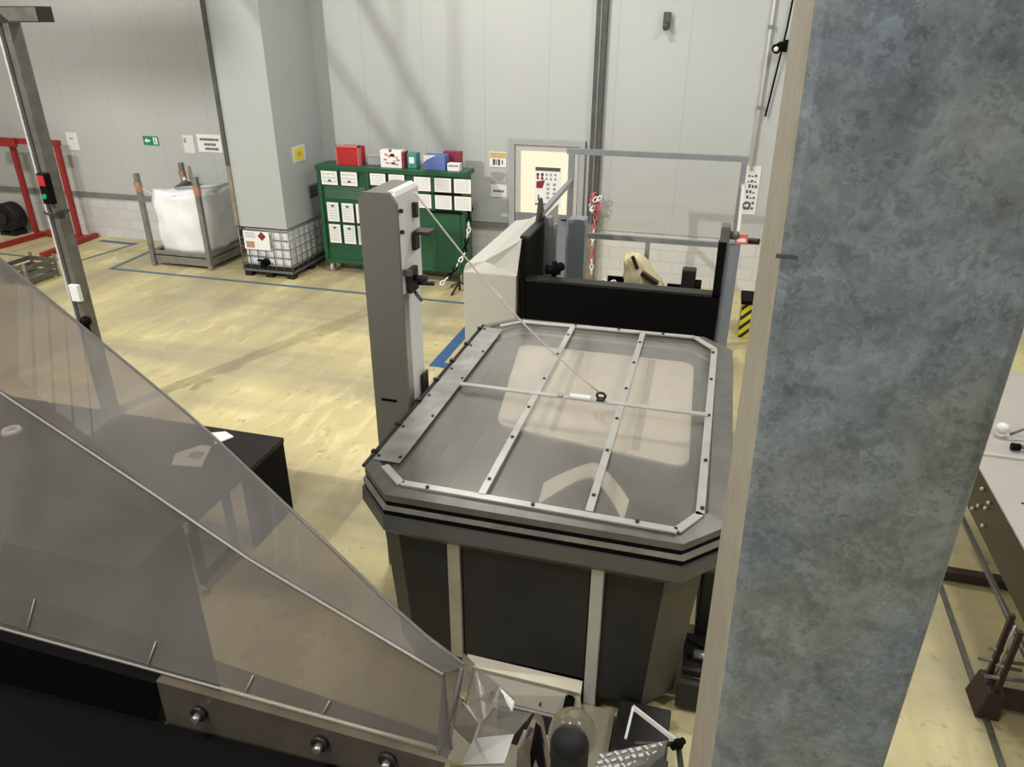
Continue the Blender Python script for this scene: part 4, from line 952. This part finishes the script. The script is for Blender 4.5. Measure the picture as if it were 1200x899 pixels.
# black casing below the guard
bc = tag(MB().hexa([(-2.2, -.3, 2.2), (-.47, -.3, 2.2), (-.47, .984, 2.2), (-2.2, .984, 2.2), (-2.2, -.3, 2.40), (-.47, -.3, 2.40), (-.47, .984, 2.49), (-2.2, .984, 2.46)]).build('black_belt', 'black'), 'matt black belt housing under the smoky guard in the lower left corner', 'conveyor')
lgs = MB()
for x in (-2.1, -.6):
    for y in (-.2, .9): lgs.box(x-.04, x+.04, y-.04, y+.04, 0, 2.2)
    lgs.box(x-.03, x+.03, -.2, .9, 1.0, 1.06)
lgs_o = lgs.build('support_stand', 'darkmet', bc)

# clear faceted covers, wedge and roller at the bottom middle
def P(x, y, Y):
    """where the sight line of photo pixel (x, y) meets the upright plane at depth Y"""
    d = rgt_r*((x-600)/FPX)+dwn_r*((y-449.5)/FPX)+fwd; return V((0, 0, CAMH))+d*(Y/d.y)
rgt_r, dwn_r = r2, d2
cv = thing('clear_cover', 'faceted clear plastic cover at the bottom middle beside the guard end', 'cover', (-.35, 1.3, 2.0))
def quad(pts, key, name, parent=cv, t=(0, .006, 0)):
    return MB().prism(pts, t).build(name, key, parent)
quad([P(543, 768, 1.40), P(556, 780, 1.42), P(548, 812, 1.34), P(532, 808, 1.32)], 'facet', 'facet')
quad([P(556, 782, 1.42), P(585, 805, 1.40), P(575, 826, 1.36), P(566, 846, 1.30), P(548, 826, 1.32)], 'facet', 'facet')
quad([P(585, 805, 1.40), P(603, 822, 1.38), P(600, 836, 1.34), P(582, 832, 1.34)], 'facet', 'facet')
quad([P(531, 812, 1.32), P(548, 828, 1.30), P(560, 850, 1.25), P(552, 872, 1.22), P(530, 850, 1.24)], 'facet', 'facet')
quad([P(562, 850, 1.25), P(580, 832, 1.28), P(622, 838, 1.28), P(602, 862, 1.22), P(590, 897, 1.12), P(540, 899, 1.10), P(552, 874, 1.18)], 'facet', 'facet')
for a, b, k in (((531, 809), (548, 826), 'guardedge'), ((556, 782), (546, 824), 'guardedge'), ((581, 828), (566, 848), 'guardedge'), ((530, 850), (555, 874), 'guardedge'), ((543, 818), (537, 829), 'strip')):
    MB().beam(P(*a, 1.29), P(*b, 1.29), .004, .004).build('fold_line', k, cv)
wg = thing('steel_wedge', 'dark steel wedge shaped chute under the clear cover', 'chute', (-.3, 1.5, 1.6))
q = [P(624, 842, 1.55), P(632, 848, 1.55), P(641, 899, 1.40), P(640, 915, 1.38), P(604, 915, 1.38), P(606, 880, 1.45)]
MB().prism(q, (0, .05, -.03)).build('wedge_side', 'guardsteel', wg)
q = [P(628, 846, 1.53), P(634, 852, 1.53), P(646, 915, 1.38), P(624, 915, 1.38), P(622, 880, 1.44)]
MB().prism(q, (0, -.01, 0)).build('wedge_edge', 'black', wg)
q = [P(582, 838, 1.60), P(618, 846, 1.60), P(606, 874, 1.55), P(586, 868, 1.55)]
MB().prism(q, (0, .04, 0)).build('shadow_plate', 'sidepl', wg)  # dark plate behind the wedge
rol = thing('dark_roller', 'round dark roller end under a curved clear hood at the bottom edge', 'roller', (-.2, 1.9, 1.2))
pc = P(664, 886, 1.90)
MB().ball(pc+V((0, .06, -.012)), .076, (1, 1, .95), 32).cyl(pc+V((0, .06, -.18)), pc+V((0, .06, -.012)), .076, 32).build('roller_end', 'blackrub', rol)
pc2 = P(668, 872, 1.98)
hm = MB(); hr = []
for k in range(9):
    a = math.pi/2*k/8; hr.append([(pc2.x+.098*math.cos(a)*math.cos(t)+.0001, pc2.y+.05+.098*math.cos(a)*math.sin(t), pc2.z-.02+.13*math.sin(a)) for t in [2*math.pi*q/24 for q in range(24)]])
hr.pop(); hm.loft(hr, cap=False, smooth=True); hm.build('curved_hood', 'hood', rol)
# checker plate step and bright bracket
cpt = thing('tread_plate', 'small checkered metal step plate at the bottom edge beside the galvanised post', 'step', (-.1, 2.0, 1.3))
a, b, c2_, d_ = P(702, 884, 1.95), P(782, 868, 2.05), P(776, 892, 1.90), P(736, 930, 1.75)
e_ = P(690, 930, 1.75)
MB().prism([a, b, c2_, d_, e_], (0, 0, -.012)).build('plate', 'steelpost', cpt)
random.seed(5)
bump = MB(); na, nb = 9, 6
for i in range(na):
    for j in range(nb):
        u, v = (i+.5)/na, (j+.5)/nb; p = (a.lerp(b, u)).lerp(e_.lerp(d_, u), v)+V((0, 0, .003)); s1 = 1 if (i+j) % 2 else -1
        bump.beam(p-V((.008, .006*s1, 0)), p+V((.008, .006*s1, 0)), random.uniform(.008, .014), .003)
o = bump.build('tread_pattern', 'lightsteel', cpt); o['kind'] = 'stuff'
MB().beam(c2_+V((.01, 0, 0)), d_+V((0, 0, 0)), .03, .03).build('plate_edge', 'darkmet', cpt)
bk = thing('angle_bracket', 'bright bent steel angle bracket with a dark clamp beside the tread plate', 'bracket', (-.1, 2.2, 1.3))
A_, B_, C_ = P(742, 829, 2.15), P(733, 866, 2.05), P(792, 868, 2.15)
MB().beam(A_, C_, .014, .020, (0, -1, .6)).beam(A_, B_, .010, .016, (0, -1, .6)).build('bracket_arms', 'white', bk)
MB().ball(P(795, 872, 2.12), .022).cyl(P(788, 876, 2.12), P(801, 868, 2.12), .014).build('clamp', 'black', bk)
MB().beam(P(795, 872, 2.14), P(745, 872, 2.12), .012, .015).build('cross_arm', 'darkmet', bk)
MB().beam(P(795, 875, 2.14), P(800, 915, 2.0), .02, .02).build('support_arm', 'darkmet', bk)
# block under: frame corner to the right of the trough
fb = thing('machine_base', 'dark steel base block on the floor under the hopper outlet', 'base', (-.3, 2.9, 0))
MB().box(-.20, .12, 3.0, 3.38, .05, .20, .01).build('base_box', 'darkmet', fb)
for x in (-.15, .06):
    for y in (3.05, 3.32): MB().cyl((x, y, 0), (x, y, .05), .03).build('foot', 'blackrub', fb)
# dark box added behind the guard in place of a dark reflection
REFL_X = -1.93
dc = thing('dark_cabinet', 'dark grey cabinet seen through the lower left of the smoky guard', 'cabinet', (-2.6, 2.0, 0))
MB().box(-3.9, REFL_X, 1.72, 2.02, .08, 2.17, .01).build('cabinet_body', 'cabdark', dc)  # body of the box added as the dark reflection
MB().box(-3.85, REFL_X-.05, 1.76, 2.0, 0, .08).build('plinth', 'black', dc)
MB().box(-3.92, REFL_X+.005, 1.715, 2.03, 2.171, 2.18, .004).build('cabinet_top', 'cabdark', dc)

# ================================================================ RIGHT CONVEYOR
cvr = thing('conveyor_table', 'pale topped conveyor table with bolted dark side plate beyond the galvanised post', 'conveyor', (2.8, 5.0, 0))
MB().box(2.19, 3.3, 1.8, 7.6, .985, 1.0).build('table_top', 'plate', cvr)
MB().box(2.19, 3.3, 5.74, 5.78, 1.0, 1.02).build('top_ledge', 'lightsteel', cvr)
MB().box(2.185, 2.215, 1.8, 5.55, .66, .984).build('side_plate', 'sidepl', cvr)
MB().box(2.225, 2.255, 1.8, 7.6, .60, .984).build('side_flange', 'steelpost', cvr)
for y, z in ((5.35, .93), (5.20, .86), (5.32, .80), (5.15, .74), (5.40, .72), (5.18, .92)): MB().cyl((2.165, y, z), (2.185, y, z), .014, 10).build('side_bolt', 'strip', cvr)
for x, y in ((2.35, 5.1), (2.42, 4.9), (2.38, 5.0)): MB().cyl((x, y, 1.0), (x, y, 1.004), .012, 8).build('top_hole', 'darkmet', cvr)
def leg(y):
    l = MB().box(2.10, 2.13, y-.05, y-.02, .16, .70).box(2.10, 2.13, y+.10, y+.13, .16, .70).build('leg', 'brown', cvr)
    MB().hexa([(2.02, y-.10, .0), (2.16, y-.10, .0), (2.16, y+.14, .0), (2.02, y+.14, .0), (2.06, y-.07, .20), (2.16, y-.07, .20), (2.16, y+.14, .20), (2.06, y+.14, .20)], .008).build('foot', 'brown', l)
    MB().box(2.16, 3.2, y-.03, y+.07, .05, .15, .006).build('base_beam', 'brown', l)
    for x, yy, z in ((2.115, y-.035, .42), (2.115, y+.115, .42)): MB().cyl((2.02, yy, .30), (2.35, yy, .33), .012).cyl((2.06, yy, .40), (2.2, yy, .40), .012).build('adjuster_rod', 'steelpost', l)
    MB().cyl((2.115, y+.04, .16), (2.115, y+.04, .68), .008).build('spindle', 'steel', l)
leg(4.12)
MB().box(2.12, 3.2, 5.40, 5.48, .02, .10).build('cross_beam', 'brown', cvr)
MB().cyl((2.24, 3.0, .45), (2.24, 6.4, .45), .022).build('long_rod', 'steelpost', cvr)
MB().box(2.18, 2.30, 5.9, 6.05, .40, .60, .01).cyl((2.2, 5.85, .45), (2.2, 6.1, .45), .04).build('rod_bearing', 'darkmet', cvr)
for y in (7.3, 1.9):
    MB().box(2.24, 2.30, y-.03, y+.03, 0, .60).build('leg', 'brown', cvr)
MB().cyl((2.6, 4.3, .14), (2.75, 4.3, .14), .11, 20).build('drive_wheel', 'steelpost', cvr)
fr_ = MB().beam((2.105, 5.38, .011), (2.07, 3.2, .011), .035, .02)
tag(fr_.build('floor_rail', 'steelpost'), 'low dull steel rail on the floor beside the conveyor table feet', 'rail')
vk = thing('white_valve', 'white knob with dark hose clamp on the conveyor table top', 'valve', (2.45, 6.3, 1.0))
MB().cyl((2.49, 6.12, 1.002), (2.49, 6.12, 1.04), .03).ball((2.49, 6.12, 1.08), .05, (1.1, 1, .9)).build('knob', 'white', vk)
MB().cyl((2.50, 5.90, 1.035), (2.56, 5.90, 1.035), .03).build('clamp', 'black', vk)
MB().tube([(2.56, 5.90, 1.04), (2.7, 5.93, 1.04), (2.85, 5.9, 1.03)], .018).tube([(2.54, 6.08, 1.05), (2.65, 6.12, 1.1), (2.85, 6.1, 1.05)], .012).build('hose', 'steelpost', vk)

# ================================================================ GALVANISED POST
gp = thing('galvanised_post', 'wide galvanised steel post close by on the right', 'post', (.145, .71, 0))
rad = .010
YFt, YBk = .60, .82
def post_ring(z):
    zc = max(2.9, min(4.25, z))
    fl = V((.048-.030*(zc-4.01), YFt)); blk = V((.0505-.0134*(zc-4.02), YBk)); xr = .239-.007*(zc-3.77)
    P4 = [blk, fl, V((xr, YFt)), V((xr+.004, YBk))]; out = []
    for k in range(4):
        a, b, c = P4[k-1], P4[k], P4[(k+1) % 4]; p0 = b+(a-b).normalized()*rad; p1 = b+(c-b).normalized()*rad
        for i in range(5):
            t = i/4; q = p0*(1-t)**2+b*2*t*(1-t)+p1*t*t; out.append((q.x, q.y, z))
    return out
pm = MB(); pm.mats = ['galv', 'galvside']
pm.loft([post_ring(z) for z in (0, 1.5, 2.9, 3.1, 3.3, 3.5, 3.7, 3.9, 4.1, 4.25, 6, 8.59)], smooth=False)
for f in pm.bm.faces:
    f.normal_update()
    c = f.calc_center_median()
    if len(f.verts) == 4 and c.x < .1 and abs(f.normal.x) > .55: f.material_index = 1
pm.build('post_tube', None, gp)
MB().box(.052, .068, .5985, .6005, 3.838, 3.841).build('scratch', 'ink', gp)
